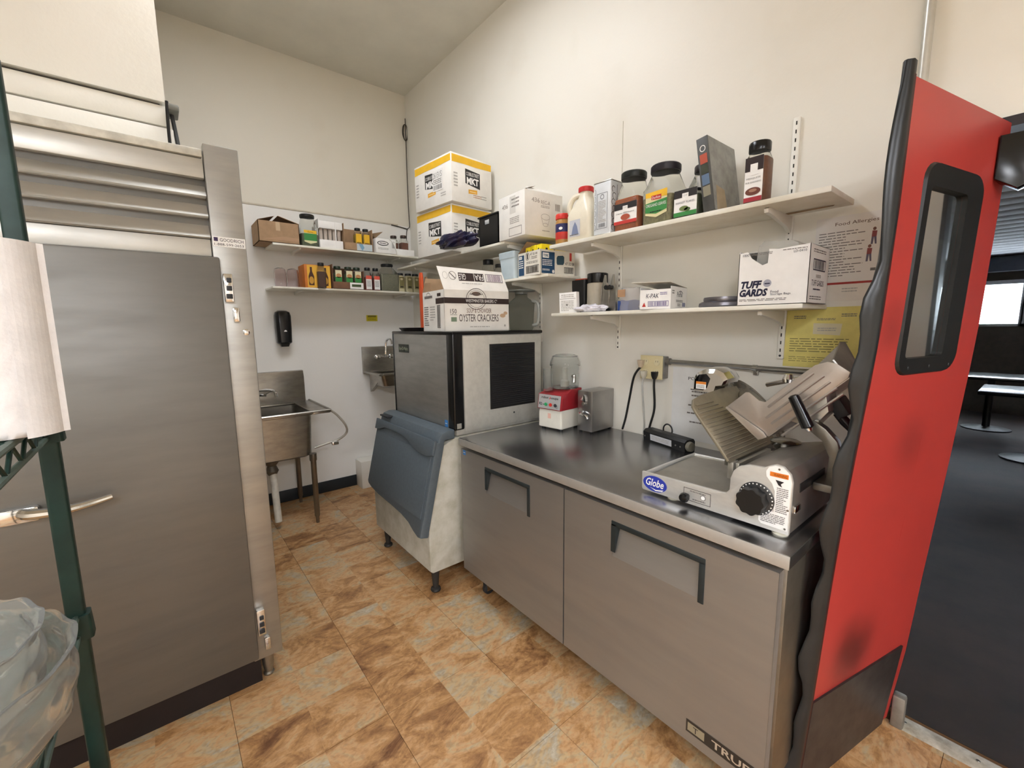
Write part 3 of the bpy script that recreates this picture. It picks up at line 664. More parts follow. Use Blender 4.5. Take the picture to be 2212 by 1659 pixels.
def shelf_y(name, lab, x0, x1, dep, z, th, brx, wood=None):
    t = thing(name, lab, 'shelf', ((x0+x1)/2, -dep/2, z-th))
    obj('board', B().box((x0, -dep, z-th), (x1, -.0135, z), .0025), shelf_m, t)
    for x in brx: bracket_y(x, z-th, dep*.88, t)
    if wood:
        f = Face(t, (wood[0], -wood[1], z-th-.0002), (1, 0, 0), (0, -1, 0)); f.poly(((0, 0), (.18, .01), (.19, .03), (.02, .035)), shelf_wood, 1, 'bare_patch').done()
    return t
shelf_y('wall_shelf', 'long white upper shelf holding spice jars on the right wall', 2.275, 3.602, .283, 1.966, .02, (2.556, 3.392), (3.37, .05))
shelf_y('wall_shelf', 'long white lower shelf holding the white food bag box', 2.29, 3.545, .283, 1.586, .017, (2.556, 3.392))
shelf_y('wall_shelf', 'short white shelf under the paper towel carton near ice maker', 1.25, 2.27, .29, 1.812, .016, (1.905,))
shelf_y('wall_shelf', 'white corner shelf carrying two stacked yellow-banded cartons', .33, 1.90, .31, 2.045, .016, (1.905-.02, .6))
def shelf_x(lab, y0, y1, dep, z, th, bry):
    t = thing('wall_shelf', lab, 'shelf', (dep/2, (y0+y1)/2, z-th))
    obj('board', B().box((.001, y0, z-th), (dep, y1, z), .0025), shelf_m, t)
    for y in bry:
        obj('bracket', B().prism([(.002, y-.008, z-th), (dep*.86, y-.008, z-th), (dep*.88, y-.008, z-th-.006), (dep*.86, y-.008, z-th-.012), (.06, y-.008, z-th-.02), (.002, y-.008, z-th-.03)], (0, .016, 0), .002), white_p, t)
shelf_x('upper white spice shelf on the sink wall', -1.30, -.03, .30, 2.17, .016, (-1.1, -.25))
shelf_x('lower white spice shelf on the sink wall', -1.325, -.03, .30, 1.842, .016, (-1.1, -.2))

# ================================================================== CARTONS
def RZ(d): return math.radians(d)
def carton(name, lab, cat, n, w, d, h, rz, m=cardw, group=None, body=True):
    """closed carton; near bottom corner n, extends -x by w, +y by d"""
    t = thing(name, lab, cat, n, RZ(rz), group)
    if body:
        lobj('box', B().box((-w, 0, 0), (0, d, h), .003), m, t)
        lobj('flap_seam', B().box((-w+.004, d/2-.001, h), (-.004, d/2+.001, h+.0012)), card_in, t)
    fl_ = faceof(t, (-w, 0, 0), (1, 0, 0), (0, 0, 1)); fr_ = faceof(t, (0, 0, 0), (0, 1, 0), (0, 0, 1))
    return t, fl_, fr_
org = mat('#e3a93c', .6, 0, .04); pan_k = mat('#2b2a28', .6, 0, 0)
def cobble(f, w, h, sticker, ph):
    f.poly([(.006, h-.012), (.006, h-.062), (w*.3, h-.058), (w*.6, h-.06), (w-.006, h-.055), (w-.006, h-.012)], yellow_i, 1, 'yellow_band')
    a, b = w*ph, h*.40; k = w*.36
    f.poly([(a, b+.01), (a+k, b-.012), (a+k, b+.095), (a, b+.107)], pan_k, 1, 'logo_panel')
    f.text('COBBLESTREET', a+.008, b+.064, k-.016, .024, whitel, 2).text('MKT', a+.012, b+.008, k-.024, .046, whitel, 2, bold=.04)
    f.poly([(a+k*.2, b-.055), (a+k*.8, b-.048), (a+k*.8, b-.02), (a+k*.2, b-.027)], org, 1, 'logo_panel').rect(a+k*.28, b-.042, a+k*.72, b-.036, mat('#f3d79a', .6, 0, 0), 2)
    if sticker:
        f.rect(a+k*.6, b-.03, a+k*1.35, b+.11, whitel, 3, 'shipping_label').text('26131S', a+k*.63, b+.055, k*.66, .04, inkg, 4).lines(a+k*.65, b+.015, a+k*1.3, b+.05, 3, inkg, 4).bars(a+k*.65, b-.022, a+k*1.3, b+.01, inkg, 4, 20)
    f.lines(.02, h*.30, .055, h*.62, 5, inkl, 1); f.lines(w*.72, h*.15, w*.86, h*.25, 2, inkl, 1)
t, fa, fb = carton('food_carton', 'white yellow-banded carton at the bottom of the corner stack', 'carton', (1.405, -.385, 2.0455), .455, .365, .322, 4, group='yellow-banded cartons in the corner')
cobble(fa, .455, .322, False, .36); cobble(fb, .365, .322, False, .33); fa.done(); fb.done()
t, fa, fb = carton('food_carton', 'white yellow-banded carton on top of the corner stack', 'carton', (1.45, -.405, 2.370), .455, .365, .318, 5, group='yellow-banded cartons in the corner')
cobble(fa, .455, .318, True, .30); cobble(fb, .365, .318, False, .33); fb.lines(.19, .05, .27, .075, 2, mat('#b98b70', .7, 0, 0)); fa.done(); fb.done()
# black crate
t = thing('black_crate', 'black plastic crate with a hand hole on the corner shelf', 'crate', (1.77, -.18, 2.0455))
b = B(); x0, x1, y0, y1, z0, z1 = 1.625, 1.835, -.305, -.05, 2.0455, 2.235
b.box((x0, y0, z0), (x1, y1, z0+.006)).box((x0, y0, z0), (x0+.005, y1, z1)).box((x1-.005, y0, z0), (x1, y1, z1)).box((x0, y1-.005, z0), (x1, y1, z1))
b.box((x0, y0, z0), (x1, y0+.005, z1-.055)).box((x0, y0, z1-.055), (x0+.055, y0+.005, z1)).box((x0+.11, y0, z1-.055), (x1, y0+.005, z1)).box((x0+.055, y0, z1-.025), (x0+.11, y0+.005, z1))
obj('body', b, black, t); obj('rim', B().box((x0-.008, y0-.008, z1-.008), (x0+.004, y1, z1)).box((x1-.004, y0-.008, z1-.008), (x1+.006, y1, z1)).box((x0, y0-.008, z1-.008), (x1, y0+.004, z1)), black, t)
obj('contents', B().box((x0+.02, y0+.03, z0+.008), (x1-.02, y1-.02, z1-.015), .004), whitel, t)
# navy plastic bag slumped in front
b = bmesh.new(); bmesh.ops.create_icosphere(b, subdivisions=4, radius=1)
for v in b.verts:
    k = 1+.12*math.sin(v.co.x*8+v.co.y*5)+.10*math.sin(v.co.z*11-v.co.x*9)
    tp = .8+.2*(v.co.x*.5+.5)
    v.co = Vector((v.co.x*.175*k, v.co.y*.05*k, max(-.042, v.co.z*.062*k*tp))) + Vector((1.50, -.40, 2.088)); v.co.y += .22*(v.co.x-1.47)-.035; v.co.x += .02
origin(tag(obj('plastic_bag', b, mat('#1f2647', .22, 0, .35, 9, dirt='#2c1518')), 'dark navy plastic bag slumped in front of the bottom yellow-banded carton', 'plastic bag'), (1.5, -.39, 2.043))
# takeaway-cup carton
t, fa, fb = carton('cup_carton', 'battered white cup carton between black crate and red-capped jug', 'carton', (2.125, -.335, 2.0455), .27, .29, .255, -4)
ik = mat('#a59d98', .8, 0, 0)
fa.text('436', .04, .18, .06, .025, ik).lines(.14, .17, .22, .23, 3, ik).lines(.12, .08, .22, .12, 4, ik).frame(.11, .01, .24, .06, .004, ik).rect(.12, .14, .18, .24, mat('#dcd9d2', .4, 0, 0)).done()
fb.text('436', .05, .19, .06, .025, ik).text('REC-A', .12, .185, .07, .022, ik).lines(.12, .165, .19, .18, 2, ik).bars(.23, .16, .27, .20, ik).ring(.155, .115, .034, .018, .002, ik).poly(((.122, .112), (.124, .112), (.137, .07), (.135, .07)), ik).poly(((.186, .112), (.188, .112), (.175, .07), (.173, .07)), ik).ring(.155, .07, .02, .01, .002, ik).lines(.13, .03, .19, .04, 1, ik).done()
lobj('flap', B().prism([(-.268, .002, .255), (-.004, .002, .255), (-.03, .10, .292), (-.20, .10, .288)], (0, .003, .001)), card_in, t); lobj('flap', B().prism([(-.002, .02, .255), (-.002, .27, .255), (-.05, .25, .285), (-.05, .05, .283)], (-.002, 0, .002)), cardw, t)

# hand-towel carton, open at the top
t = thing('paper_towel_carton', 'open white and blue paper towel carton with yellow packets inside', 'carton', (2.215, -.297, 1.8125), RZ(-6))
w, d, h = .228, .262, .142; b = B()
b.box((-w, 0, 0), (0, d, .003)).box((-w, 0, 0), (0, .003, h)).box((-w, d-.003, 0), (0, d, h)).box((-w, 0, 0), (-w+.003, d, h)).box((-.003, 0, 0), (0, d, h))
lobj('box', b, mat('#e4dfd2', .75, 0, .04), t)
lobj('flap', B().prism([(-w, .0, h), (-w, d*.9, h), (-w+.05, d*.85, h+.07), (-w+.05, .03, h+.07)], (.003, 0, 0)), card, t)
lobj('flap', B().prism([(-w, d, h), (0, d, h), (0, d+.005, h+.0), (-w, d+.005, h)], (0, 0, .004)), card, t)
tb = mat('#1f4668', .6, 0, 0)
fa = faceof(t, (-w, 0, 0), (1, 0, 0), (0, 0, 1)); fb = faceof(t, (0, 0, 0), (0, 1, 0), (0, 0, 1))
fa.rect(.008, .008, .066, .128, tb).rect(.014, .105, .045, .122, whitel, 2).text('TORK', .017, .108, .025, .010, tb, 3).lines(.012, .05, .06, .1, 4, whitel, 2).text('47 32 08', .13, .118, .07, .012, ink).ring(.10, .115, .02, .022, .003, ink).rect(.094, .10, .106, .13, ink).lines(.14, .095, .2, .112, 2, inkg).lines(.09, .07, .21, .085, 2, inkg).frame(.085, .016, .215, .058, .003, ink).bars(.092, .02, .208, .054, ink).done()
fb.rect(.008, .008, .105, .130, tb, 1).rect(.016, .095, .062, .124, whitel, 2).text('TORK', .02, .101, .038, .015, tb, 3, bold=.03).lines(.014, .05, .09, .088, 4, whitel, 2).lines(.014, .022, .07, .034, 2, whitel, 2).ell(.094, .02, .008, .01, whitel, 2).poly(((.125, .06), (.17, .062), (.178, .075), (.178, .108), (.168, .116), (.128, .112), (.12, .1), (.12, .07)), mat('#2d4a58', .6, 0, 0)).rect(.22, .088, .236, .135, red_i).text('47 32 08', .185, .062, .07, .017, ink).frame(.178, .015, .25, .05, .003, ink).bars(.184, .019, .245, .046, ink).done()
pk = mat('#f2da17', .5, 0, .05)
for k, (x, y, z) in enumerate(((-.17, .02, .05), (-.115, .02, .062), (-.06, .02, .058))):
    y0 = .03
    g = thing('yellow_packet', ('leftmost', 'middle', 'rightmost')[k]+' yellow packet standing inside the paper towel carton', 'packet', MW[t.name] @ Vector((x+.025, .10, .0035)), RZ(-6), 'yellow packets in the carton')
    lobj('pack', B().box((-.026, -.085, 0), (.026, .10, .155+z*.3), .006), pk, g)
    ff = faceof(g, (.0262, -.085, 0), (0, 1, 0), (0, 0, 1)); ff.rect(.03, .135, .045, .15, ink).rect(.09, .13, .1, .145, ink).done()
    ff = faceof(g, (-.026, -.0855, 0), (1, 0, 0), (0, 0, 1)); ff.rect(.02, .14, .03, .15, ink).done()
t = thing('storage_tote', 'pale blue plastic tote left of the paper towel carton', 'tote', (1.905, -.17, 1.8125))
obj('tub', B().rr((1.905, -.165, 1.8125), ((0, .065, .125, .015), (.125, .075, .135, .015))), mat('#c3d3da', .4, 0, .03), t)
obj('lid', B().rr((1.905, -.165, 1.9375), ((0, .078, .138, .015), (.035, .08, .14, .015), (.04, .075, .135, .015))), mat('#b4c3ca', .4, 0, .03), t)

# oyster cracker carton on the ice maker
t = thing('cracker_carton', 'open white oyster cracker carton standing on the ice maker', 'carton', (1.95, -.785, 1.4905), RZ(-6))
w, d, h = .315, .43, .235; b = B()
b.box((-w, 0, 0), (0, d, .003)).box((-w, 0, 0), (0, .003, h)).box((-w, d-.003, 0), (0, d, h)).box((-w, 0, 0), (-w+.003, d, h)).box((-.003, 0, 0), (0, d, h))
lobj('box', b, cardw, t)
fx = [(0, 0, h), (0, d, h), (-.045, d-.02, h+.118), (-.045, -.02, h+.13)]
lobj('flap', B().prism(fx, (-.003, 0, 0)), cardw, t)
lobj('flap', B().prism([(-w, 0, h), (-w+.13, .0, h), (-w+.13, -.0, h+.05), (-w+.04, .0, h+.055)], (0, .003, 0)), card, t)
lobj('flap', B().prism([(-w, .0, h), (-w, d, h), (-w-.02, d-.03, h+.09), (-w-.02, .03, h+.09)], (.003, 0, 0)), card, t)
br = mat('#352724', .6, 0, 0)
fb = faceof(t, (0, 0, 0), (0, 1, 0), (0, 0, 1)); fa = faceof(t, (-w, 0, 0), (1, 0, 0), (0, 0, 1))
fb.ring(.205, .185, .068, .062, .004, inkg, 1).ring(.205, .185, .055, .05, .002, inkg, 1).lines(.165, .205, .25, .22, 1, inkg).ell(.205, .215, .03, .012, mat('#6c5a50', .7, 0, 0), 1)
fb.rect(-.001, .158, d, .190, br, 2, 'dark_band').text('WESTMINSTER BAKERS Cº', .135, .165, .21, .018, whitel, 3)
fb.text('150', .035, .10, .04, .026, br).lines(.035, .09, .08, .097, 1, inkg).text('SOUP & CHOWDER', .14, .105, .165, .026, mat('#6c4a38', .7, 0, 0)).text('OYSTER CRACKERS', .09, .055, .265, .042, br).lines(.16, .02, .30, .03, 1, inkl).rect(.04, .055, .075, .08, mat('#7c8f78', .7, 0, 0)).ell(.385, .09, .02, .012, mat('#c9a888', .7, 0, 0)).ell(.405, .105, .014, .01, mat('#c9a888', .7, 0, 0)).ell(.40, .03, .006, .007, inkl)
fb.done()
fa.rect(.20, .158, w, .190, br, 2, 'dark_band').rect(.03, .195, .15, .21, inkg, 1).ring(.09, .212, .03, .018, .004, inkg).rect(.22, .20, .27, .218, br).lines(.02, .03, .09, .15, 9, inkg).lines(.11, .06, .19, .15, 6, inkl).frame(.215, .02, .26, .15, .003, ink).bars(.22, .025, .255, .145, ink, 2, 5).done()
q0, q1, q2, q3 = [MW[t.name] @ Vector(p) for p in fx]
ff = Face(t, q0, q1-q0, q3-q0, .0008)
FH = (q3-q0).length*.98
ff.rect(.105, .055, .205, .105, br, 1).text('GILE', .108, .062, .044, .036, whitel, 2, flip=True).rect(.208, .055, .272, .105, br, 1).text('FRA', .212, .062, .055, .036, whitel, 2, flip=True).frame(.285, .055, .40, .105, .003, mat('#5c4c58', .7, 0, 0)).bars(.297, .06, .39, .10, mat('#9a8496', .7, 0, 0)).ring(.068, .085, .024, .026, .003, inkg).poly(((.05, .10), (.054, .104), (.086, .07), (.082, .066)), inkg).ring(.022, .085, .016, .022, .002, inkl).lines(.12, .035, .26, .045, 1, inkl).done()
# food bag carton
t, fa, fb = carton('storage_bag_carton', 'white food storage bag carton with torn front on lower shelf', 'carton', (3.556, -.28, 1.5865), .236, .205, .203, 0, whitel, body=False)
w, d, h = .236, .205, .203; b = B()
b.box((-w, 0, 0), (0, d, .002)).box((-w, d-.002, 0), (0, d, h)).box((-w, 0, 0), (-w+.002, d, h)).box((-.002, 0, 0), (0, d, h))
fp = [(-w, 0, 0), (0, 0, 0), (0, 0, h), (-.10, 0, h-.006), (-.132, 0, h-.002), (-.134, 0, h-.052), (-.152, 0, h-.058), (-.19, 0, h-.03), (-w+.03, 0, h-.004), (-w, 0, h-.008)]
b.prism(fp, (0, .002, 0)); b.box((-w, .05, h-.002), (0, d, h))
lobj('box', b, whitel, t)
nv = mat('#1d1d38', .6, 0, 0)
fa.text('TUFF', .012, .062, .075, .028, nv, 1, shear=.25, bold=.05).text('GARDS', .008, .032, .10, .028, nv, 1, shear=.25, bold=.05).ell(.105, .078, .014, .014, mat('#a9a9b4', .6, 0, 0)).rect(.096, .075, .114, .079, nv, 2).text('Food', .118, .042, .026, .009, nv).text('Storage Bags', .118, .032, .066, .009, nv).lines(.008, .014, .18, .024, 2, inkg).text('1000', .014, .182, .022, .009, nv).lines(.04, .182, .12, .192, 2, inkg).text('LD-0410', .185, .178, .04, .008, nv).lines(.15, .188, .23, .194, 1, inkg).done()
fb.frame(.035, .115, .165, .155, .004, nv).bars(.045, .12, .15, .15, nv).text('TUFF GARDS', .03, .062, .13, .02, nv, 1, shear=.2).lines(.05, .045, .13, .055, 1, nv).lines(.02, .012, .15, .028, 2, inkg).text('1000', .07, .09, .05, .012, inkg).lines(.03, .175, .17, .19, 2, inkg).done()
lobj('bag_liner', B().loft([[(-.19, .03, .10), (-.04, .03, .10), (-.04, .15, .10), (-.19, .15, .10)], [(-.185, .04, .22), (-.05, .035, .215), (-.05, .14, .22), (-.18, .13, .225)], [(-.17, .05, .238), (-.08, .06, .232), (-.08, .12, .234), (-.165, .12, .24)]]), mat('#e8e6de', .25, 0, 0, trans=.6, ior=1.1), t)
# deli paper box
t = thing('deli_paper_carton', 'white flip-top deli bag box beside the grey pan lid', 'carton', (3.03, -.268, 1.5865), RZ(10))
w, d, h = .145, .20, .10; b = B()
b.box((-w, 0, 0), (0, d, .002)).box((-w, 0, 0), (0, .002, h-.012)).box((-w, d-.002, 0), (0, d, h)).box((-w, 0, 0), (-w+.002, d, h)).box((-.002, 0, 0), (0, d, h))
lobj('box', b, whitel, t)
lobj('flap', B().prism([(-w-.035, -.02, h+.022), (-.01, .01, h+.018), (0, d, h), (-w, d, h+.004)], (0, 0, .002)), mat('#e2dccd', .7), t)
fa = faceof(t, (-w, 0, 0), (1, 0, 0), (0, 0, 1)); fb = faceof(t, (0, 0, 0), (0, 1, 0), (0, 0, 1)); pv = mat('#6a5f95', .6, 0, 0)
fa.text('K-PAK', .03, .05, .06, .02, nv, 1, shear=.2).lines(.095, .062, .13, .076, 2, pv).frame(.04, .012, .135, .036, .002, pv).bars(.045, .015, .13, .033, pv).poly(((.012, .012), (.03, .012), (.022, .032)), red_i).done()
fb.text('ProPak', .07, .055, .07, .022, nv, 1, shear=.2).ring(.115, .065, .03, .018, .003, nv, 1, 12, 20, 140).lines(.06, .03, .15, .042, 2, inkg).lines(.08, .012, .12, .026, 2, inkg).rect(.14, .012, .18, .03, mat('#8f93ad', .6, 0, 0)).lines(.012, .065, .04, .085, 2, inkg).done()

# ================================================================== RIGHT UPPER SHELF
ZU = 1.9662
def spice_square(name, lab, x, y, z, hx, hy, h, fillc, fill=.8, lidc=black, label=None, rz=0, lidr=.8, cat='jar', group=None, r=.012, neck=.8, body_m=None, lidh=.1):
    t = thing(name, lab, cat, (x, y, z), RZ(rz), group); q = min(hx, hy)
    bh = h*(1-lidh)
    lobj('bottle', B().rr((0, 0, 0), ((0, hx*.97, hy*.97, r), (.004, hx, hy, r), (bh*neck*.93, hx, hy, r), (bh*neck, hx*.9, hy*.9, r), (bh*.97, q*lidr*.92, q*lidr*.92, q*lidr*.9), (bh, q*lidr*.92, q*lidr*.92, q*lidr*.9)), 5), body_m or clearp, t)
    if fillc: lobj('contents', B().rr((0, 0, 0), ((.003, hx*.95, hy*.95, r*.9), (bh*neck*fill, hx*.96, hy*.96, r*.9), (bh*neck*fill+.002, hx*.9, hy*.9, r*.9)), 5), mat(fillc, .8, 0, .15, 120), t)
    lobj('lid', B().lathe((0, 0, bh), ((q*lidr, 0), (q*lidr*1.02, .003), (q*lidr*1.02, h*lidh*.85), (q*lidr*.95, h*lidh)), 24), lidc, t)
    return t
def dlabel(t, hx, hy, front=True):
    return faceof(t, (-hx, -hy, 0), (1, 0, 0), (0, 0, 1)), faceof(t, (hx, -hy, 0), (0, 1, 0), (0, 0, 1))
# peanut butter jar
t = thing('peanut_butter_jar', 'red-lidded jar with blue and red label behind the jug', 'jar', (2.31, -.205, ZU))
obj('glass', B().lathe((2.31, -.205, ZU), ((.042, 0), (.045, .006), (.045, .125), (.04, .14)), 24), mat('#b98a4e', .3, 0, .05), t)
obj('label', B().lathe((2.31, -.205, ZU), ((.0456, .03), (.0456, .07)), 24, cap=(False, False)), mat('#c8372c', .5), t)
obj('label', B().lathe((2.31, -.205, ZU), ((.0456, .07), (.0456, .115)), 24, cap=(False, False)), mat('#26295c', .5), t)
obj('lid', B().lathe((2.31, -.205, ZU), ((.043, .14), (.045, .142), (.045, .165), (.042, .17)), 24), mat('#d2352b', .4), t)
f = Face(t, (2.318, -.2512, ZU), (.9, .25, 0), (0, 0, 1), .001); f.ell(.012, .088, .012, .008, whitel, 1).done()
# jug
jm = mat('#e9e1cc', .35, 0, .03)
t = thing('plastic_jug', 'cream plastic jug with red cap on upper shelf', 'jug', (2.475, -.205, ZU))
b = B(); b.rr((2.475, -.205, ZU), ((0, .078, .062, .02), (.008, .082, .067, .022), (.13, .082, .067, .022), (.16, .072, .06, .03), (.20, .05, .045, .03), (.225, .036, .036, .03), (.25, .034, .034, .03)), 5)
obj('bottle', b, jm, t)
obj('handle', B().tube(smooth_path([(2.455, -.225, ZU+.238), (2.418, -.238, ZU+.228), (2.398, -.248, ZU+.19), (2.402, -.245, ZU+.15), (2.415, -.235, ZU+.125)]), .015, 10), jm, t)
obj('cap', B().lathe((2.475, -.205, ZU+.25), ((.040, 0), (.041, .004), (.041, .022), (.037, .026)), 24), mat('#cf2e2e', .4), t)
f = Face(t, (2.395, -.2725, ZU), (1, 0, 0), (0, 0, 1)); f.rect(.025, .02, .10, .105, mat('#c9cbd2', .5, 0, 0), 1, 'label').poly(((.04, .03), (.09, .03), (.08, .07), (.065, .095), (.05, .07)), mat('#7f8aa8', .6, 0, 0), 2).lines(.03, .024, .095, .034, 1, inkg, 3).done()
# square oil tin
t = thing('oil_tin', 'tall square white tin with printed side panel', 'tin', (2.637, -.215, ZU))
x0, x1, y0, y1, h = 2.583, 2.691, -.27, -.175, .253
obj('can', B().box((x0, y0, ZU), (x1, y1, ZU+h), .006, 3), mat('#dfe3e6', .3, .1, .03), t)
obj('rim', B().box((x0-.001, y0-.001, ZU+h-.004), (x1+.001, y1+.001, ZU+h+.003), .003).box((x0-.001, y0-.001, ZU), (x1+.001, y1+.001, ZU+.005), .002), steel, t)
gy = mat('#6b7076', .6, 0, 0)
f = Face(t, (x0, y0-.0005, ZU), (1, 0, 0), (0, 0, 1)); f.frame(.022, .03, .088, .20, .002, gy).ring(.055, .182, .012, .012, .003, gy).lines(.03, .06, .08, .165, 14, inkl).bars(.034, .037, .076, .056, gy)
for k in range(6): f.ring(.008, .04+.034*k, .008, .014, .002, gy, 1, 10, -90, 90)
f.done()
f = Face(t, (x1+.0005, y0, ZU), (0, 1, 0), (0, 0, 1))
for k in range(7): f.ring(.018+.006*(k % 2), .03+.03*k, .014, .015, .003, ink, 1, 12, 30, 250)
f.rect(.045, .02, .048, .235, gy).lines(.055, .05, .085, .2, 9, inkl); f.done()
# big square seasoning jars
def label_std(t, hx, hy, z0, z1, top, bot, words, topc=ink):
    f, g = dlabel(t, hx, hy); a0, a1 = .004, 2*hx-.004; H = z1-z0
    f.rect(a0, z0, a1, z1, whitel, 1, 'label').rect(a0, z1-H*.3, a1, z1, topc, 2).rect(a0, z0, a1, z0+H*.16, bot, 2).rect(hx-.014, z1-H*.42, hx+.014, z1-H*.14, whitel, 3).text('CLUB', hx-.009, z1-H*.26, .018, .007, inkl, 4)
    for k, wd in enumerate(words): f.text(wd, hx-.4*hx*2*.5*1.9, z1-H*.52-k*H*.11, hx*1.5, H*.07, ink, 3)
    return f
t = spice_square('seasoning_jar', 'large square jar of orange seasoning with black-topped label', 2.775, -.205, ZU, .068, .062, .27, '#a4562c', .98, mat('#1d211d', .4), lidr=.95, neck=.62, lidh=.11)
f = label_std(t, .068, .062, .03, .125, None, red_i, ('CAJUN SEASONING',)); f.ell(.07, .06, .026, .014, mat('#b0533a', .6, 0, 0), 4).done()
t = spice_square('seasoning_jar', 'large square jar of oregano with green and yellow label', 2.935, -.19, ZU, .075, .068, .262, '#8e8765', .72, mat('#1d1a22', .4), lidr=.95, neck=.72, lidh=.12)
f, g = dlabel(t, .075, .068); f.poly(((.02, .045), (.075, .03), (.128, .045), (.128, .145), (.02, .14)), mat('#e2d8a8', .5, 0, 0), 1, 'label').poly(((.02, .055), (.075, .045), (.128, .058), (.128, .105), (.02, .095)), green_i, 2).poly(((.02, .12), (.128, .112), (.128, .145), (.02, .14)), yellow_i, 2).poly(((.05, .108), (.1, .105), (.1, .125), (.05, .125)), red_i, 3).text('Durkee', .054, .110, .042, .011, whitel, 4).text('OREGANO LEAVES', .024, .078, .10, .013, whitel, 3).lines(.045, .05, .105, .06, 1, ink, 3).done()
t = spice_square('seasoning_jar', 'short square herb jar with black and green label', 3.082, -.212, ZU, .055, .06, .118, '#4c5238', .9, black, lidr=.85, neck=.86, lidh=.08)
f = label_std(t, .055, .06, .006, .112, None, green_i, ('PARSLEY FLAKES',)); f.ell(.05, .036, .02, .010, mat('#6f7f4b', .6, 0, 0), 4).ell(.066, .03, .014, .008, mat('#4f6a38', .6, 0, 0), 4).done()
t = spice_square('seasoning_jar', 'clear empty round-lidded jar behind the short herb jar', 3.055, -.07, ZU, .05, .05, .255, '#b9b7a6', .12, mat('#241d20', .4), lidr=.85, neck=.8, lidh=.12)
f, g = dlabel(t, .05, .05); f.rect(.042, .06, .062, .2, whitel, 1, 'label').done()
# binder, leaning
t = thing('ring_binder', 'grey ring binder with picture spine leaning on the upper shelf', 'binder', (3.185, -.16, ZU))
Mb = Matrix.Rotation(-.155, 3, 'Y'); piv = (3.165, -.16, ZU)
bm_ = mat('#93948f', .5, 0, .12, 25)
def tilt(b): bmesh.ops.rotate(b.bm, verts=b.bm.verts, cent=piv, matrix=Mb); return b
obj('cover', tilt(B().box((3.207, -.272, ZU), (3.211, -.035, ZU+.295), .001)), bm_, t); obj('cover', tilt(B().box((3.165, -.272, ZU), (3.169, -.035, ZU+.295), .001)), bm_, t)
obj('spine', tilt(B().box((3.165, -.275, ZU), (3.211, -.270, ZU+.295), .001)), mat('#4c4d4b', .5, 0, .1), t)
obj('pages', tilt(B().box((3.172, -.262, ZU+.01), (3.204, -.045, ZU+.285))), whitel, t)
so_ = Vector((3.165, -.2756, ZU)); ub = Mb @ Vector((1, 0, 0)); vb = Mb @ Vector((0, 0, 1))
f = Face(t, so_, ub, vb); f.ring(.023, .25, .012, .013, .003, whitel).rect(.008, .19, .038, .228, mat('#b5533c', .6, 0, 0), 1, 'photo').rect(.008, .15, .038, .187, mat('#3b4030', .6, 0, 0), 1, 'photo').rect(.008, .105, .038, .147, mat('#5f7590', .6, 0, 0), 1, 'photo').rect(.008, .06, .038, .1, mat('#8b8672', .6, 0, 0), 1, 'photo').done()
f = Face(t, Vector((3.2113, -.272, ZU)) + (Mb @ Vector((0, 0, 0))), (0, 1, 0), vb); f.poly(((.02, .01), (.11, .01), (.10, .10), (.03, .11)), mat('#a8977c', .7, 0, .1), 1, 'sticker').done()
# tall seasoning bottle
t = spice_square('seasoning_bottle', 'tall seasoning bottle with black lid at right of the binder', 3.348, -.225, ZU, .040, .040, .222, '#7a4a2e', .95, black_g, lidr=.93, neck=.9, lidh=.15, r=.02, cat='bottle')
f, g = dlabel(t, .04, .04); f.rect(.008, .006, .072, .165, whitel, 1, 'label').rect(.008, .115, .072, .165, mat('#2a1c1a', .5, 0, 0), 2).rect(.027, .10, .053, .14, whitel, 3).text('MESQUITE', .015, .085, .05, .007, inkg, 3).text('RUB SEASONING', .013, .072, .054, .006, inkg, 3).ell(.04, .042, .027, .014, mat('#6e3d2f', .6, 0, 0), 3).ell(.04, .045, .014, .006, mat('#a47a63', .6, 0, 0), 4).rect(.008, .006, .072, .022, mat('#a32c35', .5, 0, 0), 3).done()

# ================================================================== RIGHT LOWER SHELF
ZL = 1.5862
t = thing('black_canister', 'black canister with orange lid behind the white packet', 'canister', (2.225, -.09, ZL))
ZC = ZL
obj('can', B().rr((2.352, -.09, ZC), ((0, .05, .035, .02), (.15, .055, .04, .02), (.19, .056, .04, .02))), black, t)
obj('lid', B().rr((2.352, -.09, ZC+.19), ((0, .046, .03, .02), (.008, .04, .026, .02))), mat('#c9593c', .5), t)
t = thing('paper_packet', 'small white folded paper packet standing on lower shelf', 'packet', (2.39, -.245, ZL), RZ(8))
lobj('packet', B().prism([(-.062, 0, 0), (.056, 0, 0), (.05, 0, .115), (-.066, 0, .112)], (0, .03, 0), .002), whitel, t)
f = faceof(t, (-.06, 0, 0), (1, 0, 0), (0, 0, 1)); f.rect(.0, .078, .108, .08, inkg).lines(.01, .01, .1, .07, 7, inkl).lines(.01, .085, .1, .105, 2, inkl).ell(.05, .045, .006, .006, inkg, 2).done()
b = bmesh.new(); bmesh.ops.create_icosphere(b, subdivisions=3, radius=1)
for v in b.verts:
    k = 1+.2*math.sin(v.co.x*9+v.co.y*6)+R.uniform(-.08, .08); v.co = Vector((v.co.x*.10*k, v.co.y*.035*k, max(-.018, v.co.z*.022*k))) + Vector((2.545, -.235, ZL+.019))
origin(tag(obj('crumpled_wrapper', b, mat('#ddd9e0', .4, 0, .1, 30)), 'crumpled white plastic wrapper lying beside the paper packet', 'wrapper'), (2.50, -.235, ZL))
t = thing('tan_container', 'beige cylindrical container with black lid on lower shelf', 'container', (2.43, -.105, ZL))
cxx = 2.475
obj('tub', B().lathe((cxx, -.10, ZL), ((.055, 0), (.058, .01), (.058, .16), (.052, .165)), 24), mat('#b3aa98', .4, 0, .05), t)
